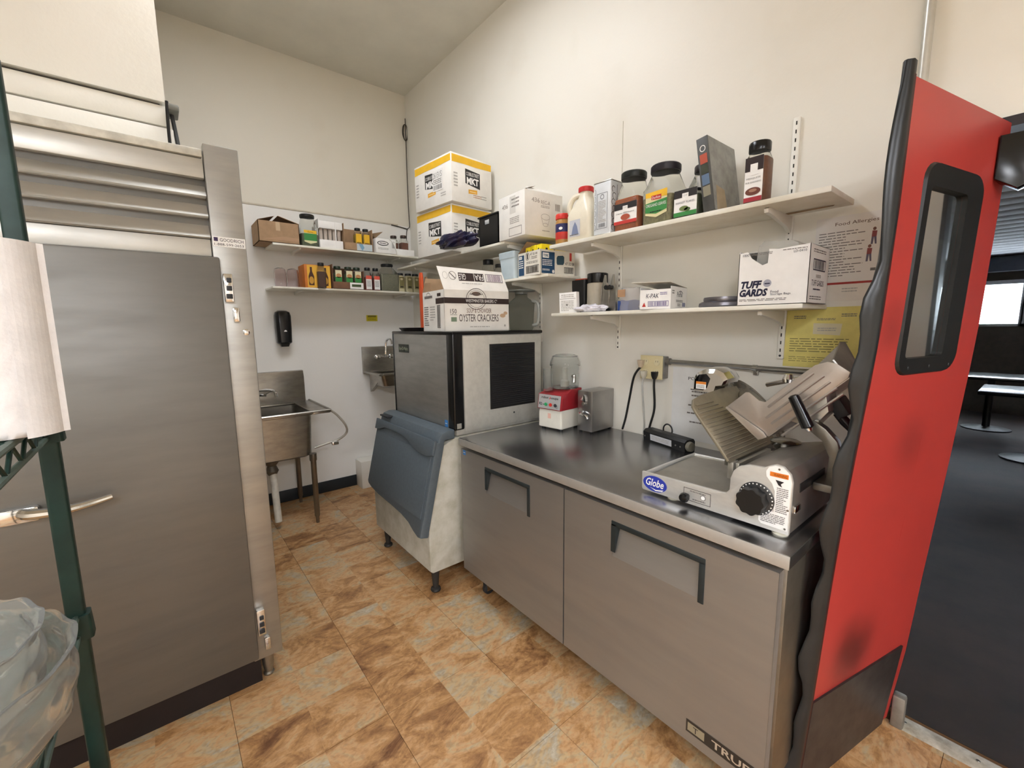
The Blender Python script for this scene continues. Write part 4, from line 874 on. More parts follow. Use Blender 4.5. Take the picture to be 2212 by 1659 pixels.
obj('band', B().lathe((cxx, -.10, ZL), ((.0585, .015), (.0585, .035)), 24, cap=(False, False)), mat('#5b4a26', .5), t)
obj('lid', B().lathe((cxx, -.10, ZL+.165), ((.057, 0), (.058, .004), (.058, .048), (.054, .052)), 24), black_g, t)
t = thing('serving_tongs', 'pair of stainless serving tongs standing beside the beige container', 'tongs', (2.605, -.17, ZL))
for k, x in enumerate((2.578, 2.632)):
    s = 1 if k else -1
    obj('arm', B().prism([(x-.028*s*0-.024, -.17, ZL), (x+.024, -.17, ZL), (x+.022, -.17, ZL+.13), (x+.006, -.165, ZL+.155), (x+.002, -.165, ZL+.195), (x-.004, -.165, ZL+.195), (x-.012, -.17, ZL+.15), (x-.024, -.17, ZL+.125)], (0, .012, 0), .002), steel, t)
obj('pivot', B().lathe((2.60, -.185, ZL+.128), ((.012, 0), (.012, .02)), 12, 'Y'), black, t); obj('pivot', B().lathe((2.625, -.185, ZL+.128), ((.012, 0), (.012, .02)), 12, 'Y'), black, t)
obj('foot', B().box((2.585, -.186, ZL+.004), (2.628, -.168, ZL+.022), .006), black_g, t)
b = B().box((2.66, -.16, ZL), (2.735, -.08, ZL+.055), .002); origin(tag(obj('blue_carton', b, mat('#2d4a8a', .6, 0, .05)), 'small blue carton against the wall on lower shelf', 'carton'), (2.7, -.12, ZL))
t = thing('clear_plastic_bag', 'clear plastic bag hanging limp beside the deli bag box', 'plastic bag', (2.81, -.255, ZL))
b = B(); L = []
for k in range(7):
    z = ZL+.108*k/6; L.append([(2.806+(.06-.002*k)*math.cos(a)+.004*math.sin(k*2+a*3), -.25+.022*math.sin(a)+.004*math.cos(a*4+k), z) for a in [2*math.pi*i/28 for i in range(28)]])
b.loft(L); obj('bag', b, mat('#f3f1f2', .12, 0, 0, trans=.85, ior=1.1), t)
obj('paper_tag', B().box((2.752, -.282, ZL+.065), (2.795, -.279, ZL+.10)), mat('#b08a68', .7), t)
t = thing('pan_lid', 'dull grey round pan lid lying on the lower shelf', 'pan lid', (3.215, -.165, ZL))
obj('lid', B().lathe((3.215, -.165, ZL), ((.093, 0), (.098, .006), (.096, .018), (.086, .024), (.078, .026), (.080, .032), (.078, .042), (.07, .043), (.066, .036)), 36), mat('#77757a', .35, .9, .06), t)
obj('tray_base', B().box((3.15, -.15, ZL), (3.318, -.02, ZL+.02), .004), mat('#6a696c', .4, .8, .06), t)

# ================================================================== ICE MAKER TOP, MID SHELF BITS
t = thing('baking_tray', 'small black tray on the ice maker left of cracker carton', 'tray', (1.42, -.62, 1.4905))
obj('tray', B().rr((1.40, -.63, 1.4905), ((0, .15, .10, .02), (.022, .165, .115, .025), (.022, .158, .108, .025), (.004, .145, .095, .02)), 4, (True, True)), mat('#2a2422', .4, .3, .1), t)
t = thing('orange_paddle', 'orange silicone scraper standing on end beside cracker carton', 'scraper', (1.335, -.60, 1.495))
obj('handle', B().rr((1.335, -.60, 1.495), ((0, .022, .008, .006), (.25, .024, .008, .006), (.36, .022, .008, .006), (.392, .015, .007, .006))), mat('#d4562a', .5, 0, .05), t)
t = thing('wooden_paddle', 'brown wooden spoon standing behind the orange scraper', 'spoon', (1.43, -.62, 1.495))
obj('handle', B().rr((1.375, -.585, 1.495), ((0, .012, .007, .006), (.25, .013, .007, .006), (.33, .017, .007, .006), (.36, .012, .006, .006))), mat('#8a6a4c', .7, 0, .1), t)
t = thing('grey_pitcher', 'smoky plastic pitcher behind the cracker carton', 'pitcher', (1.97, -.24, 1.4905))
obj('jar', B().lathe((1.965, -.23, 1.4905), ((.07, 0), (.075, .01), (.085, .17), (.04, .205), (.038, .225)), 24), mat('#b9bcb6', .15, 0, 0, trans=.97, ior=1.05), t)
obj('cap', B().lathe((1.965, -.23, 1.7155), ((.04, 0), (.04, .015), (.09, .018), (.09, .024)), 24), mat('#6c6f69', .4), t)
obj('handle', B().tube(smooth_path([(2.035, -.20, 1.67), (2.075, -.185, 1.65), (2.075, -.185, 1.54), (2.04, -.20, 1.52)]), .010, 8), mat('#8f928c', .3), t)
ZM = 1.8122
def round_jar(name, lab, x, y, z, r, h, fillc, lidc, group=None, fill=.75):
    t = thing(name, lab, 'jar', (x, y, z), 0, group)
    obj('bottle', B().lathe((x, y, z), ((r*.95, 0), (r, .004), (r, h*.7), (r*.75, h*.8), (r*.75, h*.82)), 20), clearp, t)
    obj('contents', B().lathe((x, y, z), ((r*.93, .002), (r*.96, .005), (r*.96, h*.7*fill)), 20), mat(fillc, .8, 0, .15, 90), t)
    obj('lid', B().lathe((x, y, z+h*.8), ((r*.85, 0), (r*.87, .002), (r*.87, h*.18), (r*.82, h*.2)), 20), lidc, t)
    return t
round_jar('spice_jar', 'spice jar with black lid on the short shelf, taller of two', 1.575, -.2, ZM, .042, .165, '#b59a55', black)
round_jar('spice_jar', 'spice jar with black lid on the short shelf, beside blue tote', 1.71, -.2, ZM, .038, .12, '#c7b791', black)
t = thing('glass_dish', 'upturned clear glass dish on the short shelf', 'dish', (1.2, -.17, ZM))
obj('dish', B().lathe((1.32, -.17, ZM), ((.11, 0), (.11, .01), (.10, .06), (.08, .1), (.03, .125), (.01, .13)), 28), mat('#d8d2c6', .1, 0, 0, trans=.8, ior=1.25), t)

# ================================================================== SPICE SHELVES ON THE SINK WALL
ZA, ZB = 2.1702, 1.8422
t = thing('cardboard_box', 'open brown cardboard box at the left of upper spice shelf', 'box', (.17, -1.23, ZA))
x0, x1, y0, y1, h = .03, .30, -1.39, -1.105, .155; b = B()
b.box((x0, y0, ZA), (x1, y1, ZA+.004)).box((x0, y0, ZA), (x0+.004, y1, ZA+h)).box((x1-.004, y0, ZA), (x1, y1, ZA+h)).box((x0, y0, ZA), (x1, y0+.004, ZA+h)).box((x0, y1-.004, ZA), (x1, y1, ZA+h))
obj('box', b, card, t)
obj('flap', B().prism([(x0, y0, ZA+h), (x1, y0, ZA+h), (x1-.03, y0+.12, ZA+h+.045), (x0+.03, y0+.12, ZA+h+.045)], (0, .002, .003)), card, t)
obj('flap', B().prism([(x0, y1, ZA+h), (x1, y1, ZA+h), (x1-.03, y1-.14, ZA+h+.05), (x0+.03, y1-.14, ZA+h+.05)], (0, .002, .003)), card, t)
f = Face(t, (x1+.0003, y0, ZA), (0, 1, 0), (0, 0, 1)); f.rect(.12, .09, .15, .155, mat('#c7ad8c', .3, 0, 0), 1, 'tape').poly(((.02, .02), (.17, .05), (.28, .045), (.28, .02)), mat('#b39070', .5, 0, 0), 1, 'tape').done()
def xface(t, hx, hy): return faceof(t, (hx, -hy, 0), (0, 1, 0), (0, 0, 1))
t = spice_square('seasoning_jar', 'large herb jar with green and yellow label on upper spice shelf', .22, -1.02, ZA, .06, .066, .255, '#59634a', .6, black, lidr=.9, neck=.7, lidh=.1)
f = xface(t, .06, .066); f.poly(((.02, .035), (.066, .02), (.115, .035), (.115, .125), (.02, .125)), mat('#dedcaa', .5, 0, 0), 1, 'label').rect(.02, .045, .115, .1, green_i, 2).poly(((.02, .105), (.115, .1), (.115, .125), (.02, .125)), yellow_i, 2).text('Durkee', .05, .107, .04, .01, ink, 3).done()
t = thing('cup_sleeve_rack', 'white display carton of paper sleeves on upper spice shelf', 'carton', (.2, -.855, ZA))
b = B(); x1 = .29; b.box((.08, -.95, ZA), (x1, -.765, ZA+.065), .002).box((.08, -.95, ZA+.155), (x1, -.765, ZA+.212), .002).box((.08, -.95, ZA), (.09, -.765, ZA+.212)).box((x1-.006, -.825, ZA), (x1+.002, -.817, ZA+.212)).box((.08, -.955, ZA+.15), (x1, -.95, ZA+.225))
obj('box', b, whitel, t)
for k in range(5): obj('sleeve', B().lathe((x1-.035, -.93+.036*k, ZA+.066), ((.014, 0), (.017, .088)), 12), mat('#bdb0a4', .8, 0, .08), t)
t = thing('mustard_carton', 'brown tray carton holding clear jars with yellow labels', 'carton', (.2, -.65, ZA))
b = B(); b.box((.05, -.755, ZA), (.29, -.51, ZA+.005)).box((.05, -.755, ZA), (.055, -.51, ZA+.22)).box((.05, -.757, ZA), (.29, -.752, ZA+.215)).box((.05, -.513, ZA), (.29, -.508, ZA+.19)).box((.286, -.755, ZA), (.29, -.51, ZA+.065))
obj('box', b, card, t)
f = Face(t, (.2903, -.755, ZA), (0, 1, 0), (0, 0, 1)); f.rect(.105, .005, .24, .06, mat('#c9d3d6', .5, 0, 0), 1, 'label').poly(((.12, .06), (.15, .005), (.17, .03), (.155, .06)), mat('#7fa9c4', .5, 0, 0), 2).done()
for k, y in enumerate((-.625, -.555)):
    q = spice_square('mustard_jar', ('left', 'right')[k]+' of two yellow-labelled jars in the brown tray carton', .25, y, ZA+.0055, .03, .03, .19, '#b99a2c', .9, black, lidr=.8, neck=.85, lidh=.1, group='yellow-labelled jars in the tray carton')
    f = xface(q, .03, .03); f.rect(.006, .05, .054, .14, yellow_i, 1, 'label').rect(.01, .06, .05, .07, mat('#8a6a1c', .6, 0, 0), 2).done()
t = thing('napkin_carton', 'small white carton with black oval print and raised flap', 'carton', (.2, -.4, ZA))
x0, x1, y0, y1, h = .10, .305, -.487, -.30, .125
obj('box', B().box((x0, y0, ZA), (x1, y1, ZA+h), .002), whitel, t)
obj('flap', B().prism([(x0+.02, y0, ZA+h), (x1, y0, ZA+h), (x1-.01, y0+.07, ZA+h+.06), (x0+.02, y0, ZA+h+.06)], (0, .003, 0)), card_in, t)
f = Face(t, (x1+.0003, y0, ZA), (0, 1, 0), (0, 0, 1)); f.ell(.065, .085, .052, .02, ink).ell(.065, .085, .045, .014, whitel, 2).lines(.035, .078, .095, .092, 1, ink, 3).lines(.02, .03, .12, .05, 2, inkl).bars(.15, .05, .175, .11, inkg, 2, 6).done()
obj('cord_loop', B().tube(smooth_path([(x1+.004, y1-.06, ZA+h), (x1+.008, y1-.03, ZA+h*.8), (x1+.008, y1-.005, ZA+.04), (x1, y1+.005, ZA+.004)]), .005, 6), whitel, t)
for k, (x, y, h) in enumerate(((.16, -.255, .19), (.20, -.175, .195))):
    spice_square('spice_bottle', ('smaller brown spice bottle behind the oval-print carton', 'square brown spice bottle at right end of upper spice shelf')[k], x, y, ZA, .035, .036, h, '#7a4630', .85, mat('#3a2a22', .4), lidr=.8, neck=.85, lidh=.12, cat='bottle')
t = thing('shelf_tray', 'low white carton tray at the right end of upper spice shelf', 'tray', (.2, -.18, ZA))
obj('tray', B().box((.235, -.29, ZA), (.285, -.11, ZA+.055), .002), whitel, t)
# lower
for k, y in enumerate((-1.25, -1.158)):
    t = thing('glass_tumbler', ('left', 'right')[k]+' upturned clear glass on the lower spice shelf', 'glass', (.2, y, ZB), group='upturned glasses on the spice shelf')
    b = B(); b.lathe((.22, y, ZB), ((.044, 0), (.044, .11), (.038, .14), (.02, .15), (.005, .152), (.005, .148), (.034, .137), (.040, .109), (.040, 0)), 24, cap=(False, False)); obj('glass', b, mat('#f0e8e8', .04, 0, 0, trans=.97, ior=1.2), t)
t = thing('syrup_carton', 'orange and yellow bottle carton on the lower spice shelf', 'carton', (.2, -.98, ZB))
obj('box', B().box((.10, -1.085, ZB), (.285, -.885, ZB+.185), .002), mat('#c9742c', .6, 0, .1), t)
f = Face(t, (.2853, -1.085, ZB), (0, 1, 0), (0, 0, 1)); yy = mat('#e9b23e', .6, 0, 0); dk = mat('#4a2a1c', .6, 0, 0)
f.rect(.02, .004, .2, .18, yy, 1)
for a in (.05, .16): f.poly(((a-.02, .02), (a+.02, .02), (a+.022, .09), (a+.008, .13), (a+.008, .165), (a-.008, .165), (a-.008, .13), (a-.022, .09)), dk, 2).ell(a, .06, .018, .03, mat('#d09a3e', .6, 0, 0), 3)
f.done()
t = spice_square('sauce_bottle', 'dark sauce bottle in front of the orange carton', .325-.04, -.965, ZB, .001+.028, .030, .20, '#54301c', .9, black, lidr=.8, neck=.8, lidh=.12, cat='bottle')
t.location.x = .262+.05; 
f = None
t2 = thing('herb_carton', 'dark brown tray carton of green-labelled herb jars', 'carton', (.2, -.74, ZB))
b = B(); b.box((.05, -.868, ZB), (.29, -.605, ZB+.005)).box((.05, -.868, ZB), (.055, -.605, ZB+.2)).box((.05, -.87, ZB), (.29, -.865, ZB+.2)).box((.05, -.608, ZB), (.29, -.603, ZB+.16)).box((.286, -.868, ZB), (.29, -.605, ZB+.06))
obj('box', b, mat('#7c5a44', .85, 0, .08), t2)
f = Face(t2, (.2903, -.868, ZB), (0, 1, 0), (0, 0, 1)); f.rect(.14, .005, .255, .058, whitel, 1, 'label').rect(.155, .022, .235, .044, mat('#4d5a3c', .6, 0, 0), 2).done()
for k, y in enumerate((-.815, -.725, -.65)):
    q = spice_square('herb_jar', ('left', 'middle', 'right')[k]+' green-labelled herb jar in the dark tray carton', .245, y, ZB+.0055, .034, .032, .185, '#5d6b45', .9, mat('#233020', .4), lidr=.85, neck=.85, lidh=.12, group='green-labelled jars in the tray carton')
    f = xface(q, .034, .032); f.rect(.006, .05, .058, .15, mat('#e5dcb4', .5, 0, 0), 1, 'label').rect(.006, .055, .058, .095, green_i, 2).ell(.032, .105, .022, .018, mat('#c08a5a', .6, 0, 0), 2).done()
for k, y in enumerate((-.562, -.488)):
    q = spice_square('spice_bottle', ('left', 'right')[k]+' of two red-banded white-label spice bottles on lower shelf', .262, y, ZB, .030, .031, .195, '#7c2a22', .8, black, lidr=.8, neck=.8, lidh=.12, cat='bottle', group='red-banded spice bottles')
    f = xface(q, .03, .031); f.rect(.006, .008, .056, .125, whitel, 1, 'label').rect(.006, .095, .056, .125, mat('#e0604c', .6, 0, 0), 2).lines(.012, .03, .05, .085, 5, inkg, 2).done()
spice_square('seasoning_jar', 'tall grey-green jar with dark lid on the lower spice shelf', .22, -.36, ZB, .07, .085, .245, '#7e7d68', .9, black, lidr=.75, neck=.75, lidh=.09)
for k, y in enumerate((-.245, -.17, -.097)):
    q = spice_square('spice_tin', ('leftmost', 'middle', 'rightmost')[k]+' cream and olive spice tin at the right end of lower shelf', .255-.012*(k == 0), y, ZB, .032, .033, .17, None, .9, black, lidr=.9, neck=.92, lidh=.12, cat='tin', body_m=mat('#cfc7a4', .5, 0, .05), group='cream spice tins')
    f = xface(q, .032, .033); f.rect(.01, .03, .056, .135, mat('#8b8458', .6, 0, 0), 1, 'label').ell(.033, .115, .014, .01, mat('#d9cfae', .6, 0, 0), 2).rect(.018, .04, .048, .05, ink, 2).done()

# ================================================================== COUNTER APPLIANCES
ZT = .9142
t = thing('food_processor', 'red and white food processor with clear bowl on the worktop', 'food processor', (2.30, -.22, ZT), RZ(6))
lobj('base', B().rr((0, 0, 0), ((.008, .084, .09, .012), (.012, .088, .094, .012), (.10, .088, .094, .012), (.118, .084, .09, .012)), 4), mat('#ddd9cc', .4, 0, .03), t)
for sx in (-1, 1):
    for sy in (-1, 1): lobj('foot', B().lathe((.065*sx, .07*sy, 0), ((.012, 0), (.012, .009)), 10), black, t)
rdm = mat('#98222a', .35, 0, .04)
lobj('motor_cover', B().prism([(-.092, -.1, .118), (-.092, -.086, .205), (-.092, -.04, .215), (-.092, .0, .235), (-.092, .095, .235), (-.092, .095, .118)], (.184, 0, 0), .005), rdm, t)
M3 = MW[t.name].to_3x3()
f = Face(t, MW[t.name] @ Vector((-.084, -.1012, .120)), M3 @ Vector((1, 0, 0)), M3 @ Vector((0, .014, .087)))
f.rect(0, .002, .165, .084, mat('#bdbcba', .4, .3, 0), 1, 'control_panel').text('robot   coupe', .022, .056, .125, .018, ink, 2, bold=.02).poly(((.078, .055), (.084, .07), (.088, .075), (.09, .06), (.086, .062)), red_i, 2).text('R2', .008, .02, .022, .016, ink, 2, bold=.03).lines(.034, .02, .05, .03, 1, ink, 2).done()
for k, c in enumerate(('#2fa060', '#d8392f', '#3a3a40')):
    lobj('button', B().lathe((-.02+.035*k, -.103, .148), ((.010, 0), (.0105, -.003), (.009, -.006)), 16, 'Y'), mat(c, .4), t)
f = faceof(t, (-.088, -.0945, 0), (1, 0, 0), (0, 0, 1)); f.rect(.075, .065, .098, .095, mat('#e8b9a8', .5, 0, 0), 1, 'sticker').done()
cl = mat('#eef0ee', .05, 0, 0, trans=.95, ior=1.2)
b = B(); b.lathe((.015, .03, .235), ((.075, 0), (.08, .005), (.085, .13), (.081, .13), (.076, .008)), 32, cap=(True, True)); bowl = lobj('bowl', b, cl, t)
b = B(); b.lathe((.015, .03, .365), ((.088, 0), (.092, .004), (.088, .03), (.075, .06), (.055, .068), (.05, .064), (.07, .055), (.083, .028), (.084, 0)), 32, cap=(False, False)); lobj('bowl_lid', b, cl, t)
b = B(); b.lathe((-.045, -.055, .222), ((.026, 0), (.028, .004), (.028, .13), (.024, .13), (.024, .01)), 20); lobj('pusher_cup', b, cl, t)
lobj('blade_hub', B().lathe((.015, .03, .24), ((.026, 0), (.026, .035), (.017, .045), (.015, .11), (.012, .115)), 18), mat('#c9c7bd', .4), t)
lobj('bowl_handle', B().tube(smooth_path([(.095, .0, .31), (.12, -.02, .315), (.125, -.03, .28)]), .010, 8), steel, t)
t = thing('can_opener_box', 'small stainless box appliance beside the food processor', 'appliance', (2.487, -.115, ZT), RZ(3))
lobj('housing', B().box((-.052, -.10, .006), (.052, .105, .236), .004), mat('#a8a6a4', .3, 1, .05, 9), t)
for sx in (-1, 1):
    for sy in (-1, 1): lobj('foot', B().lathe((.038*sx, .085*sy, 0), ((.009, 0), (.009, .007)), 8), black, t)
lobj('crank', B().tube(smooth_path([(-.02, -.10, .105), (-.022, -.115, .108), (.0, -.12, .108), (.028, -.12, .098), (.034, -.118, .085)]), .0085, 8), chrome, t)
lobj('blade_holder', B().prism([(-.028, -.101, .185), (.012, -.101, .178), (.012, -.101, .205), (.0, -.101, .215), (-.012, -.101, .20)], (0, -.012, 0), .002), chrome, t)
lobj('gear', B().lathe((-.004, -.101, .165), ((.012, 0), (.012, -.012), (.008, -.014)), 12, 'Y'), steel_dk, t)
# outlet, conduit, cords
t = thing('outlet_box', 'ivory double electrical outlet box above the worktop', 'outlet', (2.80, -.03, 1.23))
obj('box', B().box((2.742, -.045, 1.238), (2.872, -.0005, 1.352), .003), mat('#8d8b86', .4, .7, .08), t)
obj('cover_plate', B().box((2.736, -.052, 1.232), (2.868, -.045, 1.356), .003), mat('#ddd0a4', .5, 0, .03), t)
for x in (2.768, 2.836):
    for z in (1.268, 1.322):
        s = obj('socket', B().lathe((x, -.052, z), ((.018, 0), (.017, -.002)), 18, 'Y'), mat('#e4dab4', .5), t)
        obj('slot', B().box((x-.007, -.0545, z), (x-.005, -.0538, z+.009)), ink, s); obj('slot', B().box((x+.005, -.0545, z), (x+.007, -.0538, z+.009)), ink, s)
def cord(lab, plug, pts, m, pm, rr_=.006):
    t = thing('power_cord', lab, 'cord', plug)
    p = Vector(plug)
    obj('plug', B().rr((p.x, p.y, p.z-.026), ((0, .008, .010, .006), (.02, .014, .014, .006), (.038, .016, .014, .006)), 3), pm, t)
    obj('cable', B().tube(smooth_path([(p.x, p.y, p.z-.022)]+pts, 8), rr_, 8), m, t)
cord('black power cord slanting down left of the outlet', (2.752, -.0705, 1.318), [(2.715, -.075, 1.24), (2.68, -.06, 1.12), (2.64, -.035, 1.0), (2.608, -.02, .9225)], black, mat('#c9b59b', .5), .006)
cord('pale grey power cord hanging straight below the outlet', (2.772, -.0705, 1.262), [(2.765, -.07, 1.2), (2.762, -.05, 1.08), (2.758, -.03, .98), (2.748, -.022, .9205)], mat('#b9b7b0', .5), mat('#c9c2b0', .5), .005)
cord('black power cord from the outlet to the sharpener', (2.836, -.0705, 1.262), [(2.835, -.07, 1.2), (2.832, -.055, 1.08), (2.805, -.045, .99), (2.79, -.045, .935)], black, black, .006)
t = thing('conduit_pipe', 'thin grey metal conduit running along the wall from outlet', 'conduit', (3.3, -.02, 1.32))
obj('pipe', B().rod((2.872, -.022, 1.328), (3.80, -.022, 1.318), .0115, 12), mat('#9c9b96', .35, .9, .08), t)
obj('coupling', B().rod((2.868, -.022, 1.328), (2.895, -.022, 1.328), .017, 12), mat('#8d8b86', .4, .8, .08), t)
obj('strap', B().lathe((3.292, -.022, 1.3225), ((.0145, 0), (.0145, .018)), 14, 'X').box((3.29, -.012, 1.29), (3.312, -.002, 1.315), .002), mat('#a5a39d', .35, .9, .05), t)
obj('screw', B().lathe((3.301, -.012, 1.297), ((.006, 0), (.005, -.003)), 8, 'Y'), steel_dk, t)
t = thing('riser_pipe', 'painted white pipe running up the wall above the red door', 'pipe', (3.757, -.02, 2.1))
obj('pipe', B().rod((3.757, -.022, 2.0), (3.757, -.022, 3.70), .014, 12), mat('#c6c4bc', .35, .5, .04), t)
t = thing('knife_sharpener', 'long black electric sharpener with white label on the worktop', 'sharpener', (2.94, -.095, ZT), RZ(-14))
lobj('body', B().prism([(-.14, -.032, 0), (-.14, -.036, .045), (-.14, -.02, .058), (-.14, .025, .058), (-.14, .034, .045), (-.14, .034, 0)], (.28, 0, 0), .003), black, t)
f = faceof(t, (-.14, -.0345, 0), (1, 0, 0), (0, -.08, 1)); f.rect(.055, .008, .20, .040, mat('#c9cacd', .5, 0, 0), 1, 'label').lines(.065, .014, .19, .034, 3, inkl, 2).done()
for x in (-.125, .085, .115): lobj('screw', B().lathe((x, -.0345, .022), ((.004, 0), (.004, -.003)), 8, 'Y'), steel, t)
lobj('ring', B().tube([(.03*math.cos(a)-.015, .012, .058+.03*math.sin(a)+.012) for a in [math.pi*k/10 for k in range(-1, 12)]], .004, 6), black, t)
lobj('knob', B().lathe((.14, -.012, .028), ((.02, 0), (.024, .006), (.022, .022), (.012, .026)), 16, 'X'), mat('#7d7a6c', .5), t)

# ================================================================== POSTERS ON THE WALL
def sheet(name, lab, x0, z0, x1, z1, m, curl=0):
    t = thing(name, lab, 'poster', ((x0+x1)/2, -.002, z0))
    obj('paper', B().box((x0, -.0022, z0), (x1, -.0006, z1)), m, t); return t, Face(t, (x0, -.0024, z0), (1, 0, 0), (0, 0, 1), .0004)
t, f = sheet('portion_chart', 'white printed portion sheet taped behind the meat slicer', 2.90, .935, 3.19, 1.30, mat('#e6e6e4', .5, 0, .02))
f.text('PORTION', .085, .305, .12, .016, ink)
for k, (z, w) in enumerate(((.27, .05), (.245, .08), (.225, .08), (.175, .11), (.135, .12), (.09, .09))): f.lines(.145-w/2, z, .145+w/2, z+.008, 1, inkg, 1, .9)
f.done()
t, f = sheet('allergy_poster', 'white food allergies poster with red stripe beside the red door', 3.485, 1.60, 3.70, 1.915, mat('#e6dfd4', .5, 0, .03))
f.rect(0, .07, .215, .315, mat('#e5e1dc', .5, 0, 0), .5).text('Food Allergies', .062, .277, .13, .016, mat('#5c4435', .6, 0, 0), 1)
f.lines(.012, .09, .155, .262, 17, inkg, 1, .3, 5).rect(0, .062, .215, .070, mat('#a3342f', .6, 0, 0), 1).lines(.10, .03, .15, .05, 2, inkl)
for a, b_ in ((.182, .225), (.172, .165)): f.ell(a, b_+.028, .005, .006, mat('#7a5548', .6, 0, 0), 1).poly(((a-.007, b_), (a+.007, b_), (a+.008, b_+.02), (a-.006, b_+.022)), mat('#8f4b4b', .6, 0, 0), 1).poly(((a-.007, b_), (a-.008, b_-.026), (a-.002, b_-.026), (a, b_), (a+.004, b_-.026), (a+.009, b_-.026), (a+.007, b_)), mat('#6b6478', .6, 0, 0), 1)
f.rect(.18, .105, .195, .115, inkg, 1).done()
t, f = sheet('yellow_certificate', 'yellow printed notice sheet under the lower shelf', 3.402, 1.338, 3.655, 1.578, mat('#ded07a', .5, 0, .05))
f.poly(((.10, .135), (.19, .13), (.195, .175), (.10, .178)), mat('#d8cfae', .5, 0, 0), 1).lines(.115, .145, .18, .162, 2, inkl, 2).lines(.02, .06, .23, .12, 6, mat('#7d7648', .7, 0, 0), 1, .3).lines(.03, .195, .075, .21, 2, inkg).lines(.11, .188, .175, .198, 2, inkg).lines(.19, .2, .24, .215, 2, inkg).lines(.02, .02, .2, .045, 3, mat('#8d8550', .7, 0, 0), 1, .3).done()
# loose telephone wire in the corner
t = thing('corner_wire', 'thin dark wire running down the room corner with a coiled loop', 'wire', (.012, -.012, 2.2))
obj('wire', B().tube(smooth_path([(.012, -.012, 3.5), (.012, -.014, 3.2), (.02, -.02, 2.9), (.012, -.014, 2.6), (.02, -.016, 2.50), (.006, -.04, 2.46), (.006, -.05, 2.3), (.006, -.05, 2.19)], 6), .004, 5), mat('#3c3630', .7), t)
obj('coil', B().tube(smooth_path([(.02+.0*k, -.02+.035*math.sin(k*1.1)*(1-.03*k), 3.37+.075*math.cos(k*1.1)) for k in range(18)], 4), .003, 5), mat('#4a443c', .7), t)
obj('wire', B().tube(smooth_path([(.006, -.03, 2.475), (.006, -.1, 2.485), (.006, -.2, 2.495)], 4), .005, 5), mat('#3c3630', .7), t)

# ================================================================== MEAT SLICER
t = thing('meat_slicer', 'large aluminium meat slicer on the right end of worktop', 'meat slicer', (3.45, -.5, ZT))
al2 = mat('#dedcd6', .42, .6, .06, 9, stretch=(1, 1, 3)); alw = mat('#bbb8b0', .36, .9, .08, 7)
YF = -.728
out = [(3.216, .991), (3.217, .93), (3.222, .925), (3.31, .925), (3.691, .927), (3.692, 1.08), (3.686, 1.102), (3.667, 1.12), (3.648, 1.123), (3.632, 1.116), (3.618, 1.107), (3.575, 1.104), (3.55, 1.094), (3.534, 1.076), (3.526, 1.05), (3.525, 1.013), (3.515, .999), (3.50, .997)]
obj('front_plate', B().prism([(x, YF, z) for x, z in out], (0, .013, 0), .002), al2, t)
obj('base', B().box((3.222, -.716, .927), (3.53, -.375, .962), .006), al2, t)
rm = B().tube(smooth_path([(3.225, -.713, .984), (3.222, -.55, .984), (3.226, -.385, .984), (3.24, -.376, .984), (3.38, -.372, .985), (3.52, -.372, .985)], 4), .007, 8)
obj('drip_rim', rm, al2, t)
obj('drip_wall', B().box((3.218, -.716, .955), (3.226, -.374, .986)).box((3.222, -.380, .955), (3.53, -.372, .988)), al2, t)
obj('drip_pan', B().prism([(3.23, -.714, .975), (3.23, -.38, .984), (3.23, -.38, .96), (3.23, -.714, .96)], (.295, 0, 0)), alw, t)
pf = [(3.528, .928), (3.690, .928), (3.690, 1.05), (3.688, 1.085), (3.676, 1.108), (3.655, 1.117), (3.63, 1.112), (3.585, 1.10), (3.548, 1.088), (3.532, 1.062)]
obj('motor_housing', B().prism([(x, -.716, z) for x, z in pf], (0, .40, 0), .004), mat('#a5a19b', .36, .9, .06, 7), t)
obj('carriage_slot', B().box((3.6895, -.66, 1.035), (3.692, -.44, 1.062), .001), black, t)
obj('side_latch', B().box((3.689, -.70, .985), (3.696, -.655, 1.005), .002), chrome, t)
for x, y in ((3.325, -.695), (3.662, -.700), (3.33, -.40), (3.66, -.36)):
    obj('foot', B().lathe((x, y, .9142), ((.020, 0), (.022, .004), (.017, .013)), 16), mat('#dcd8c6', .5), t)
f = Face(t, (0, YF, 0), (1, 0, 0), (0, 0, 1), .0007)
gb = mat('#2b3aa0', .4, 0, 0)
f.ell(3.270, .958, .049, .030, mat('#c9ccd8', .3, .4, 0), 1, 'badge').ell(3.270, .958, .047, .028, gb, 2, 'badge').text('Globe', 3.235, .948, .07, .028, whitel, 3, shear=.3, bold=.015).poly(((3.25, .943), (3.275, .938), (3.305, .944), (3.30, .938), (3.275, .934)), whitel, 3)
f.frame(3.378, .938, 3.470, .980, .0016, ink).lines(3.40, .968, 3.455, .976, 1, inkg).lines(3.41, .942, 3.455, .95, 1, inkg).ell(3.445, .960, .009, .009, inkg, 1).ell(3.445, .960, .007, .007, whitel, 2)
lw = [(3.690, .945), (3.690, 1.08), (3.684, 1.101), (3.667, 1.117), (3.648, 1.120), (3.632, 1.113), (3.624, 1.099), (3.626, 1.084), (3.642, 1.066), (3.650, 1.045), (3.651, .985), (3.612, .982), (3.612, .950), (3.618, .945)]
lw = [(3.688, .938)] + lw[1:-2] + [(3.612, .948), (3.62, .94)]
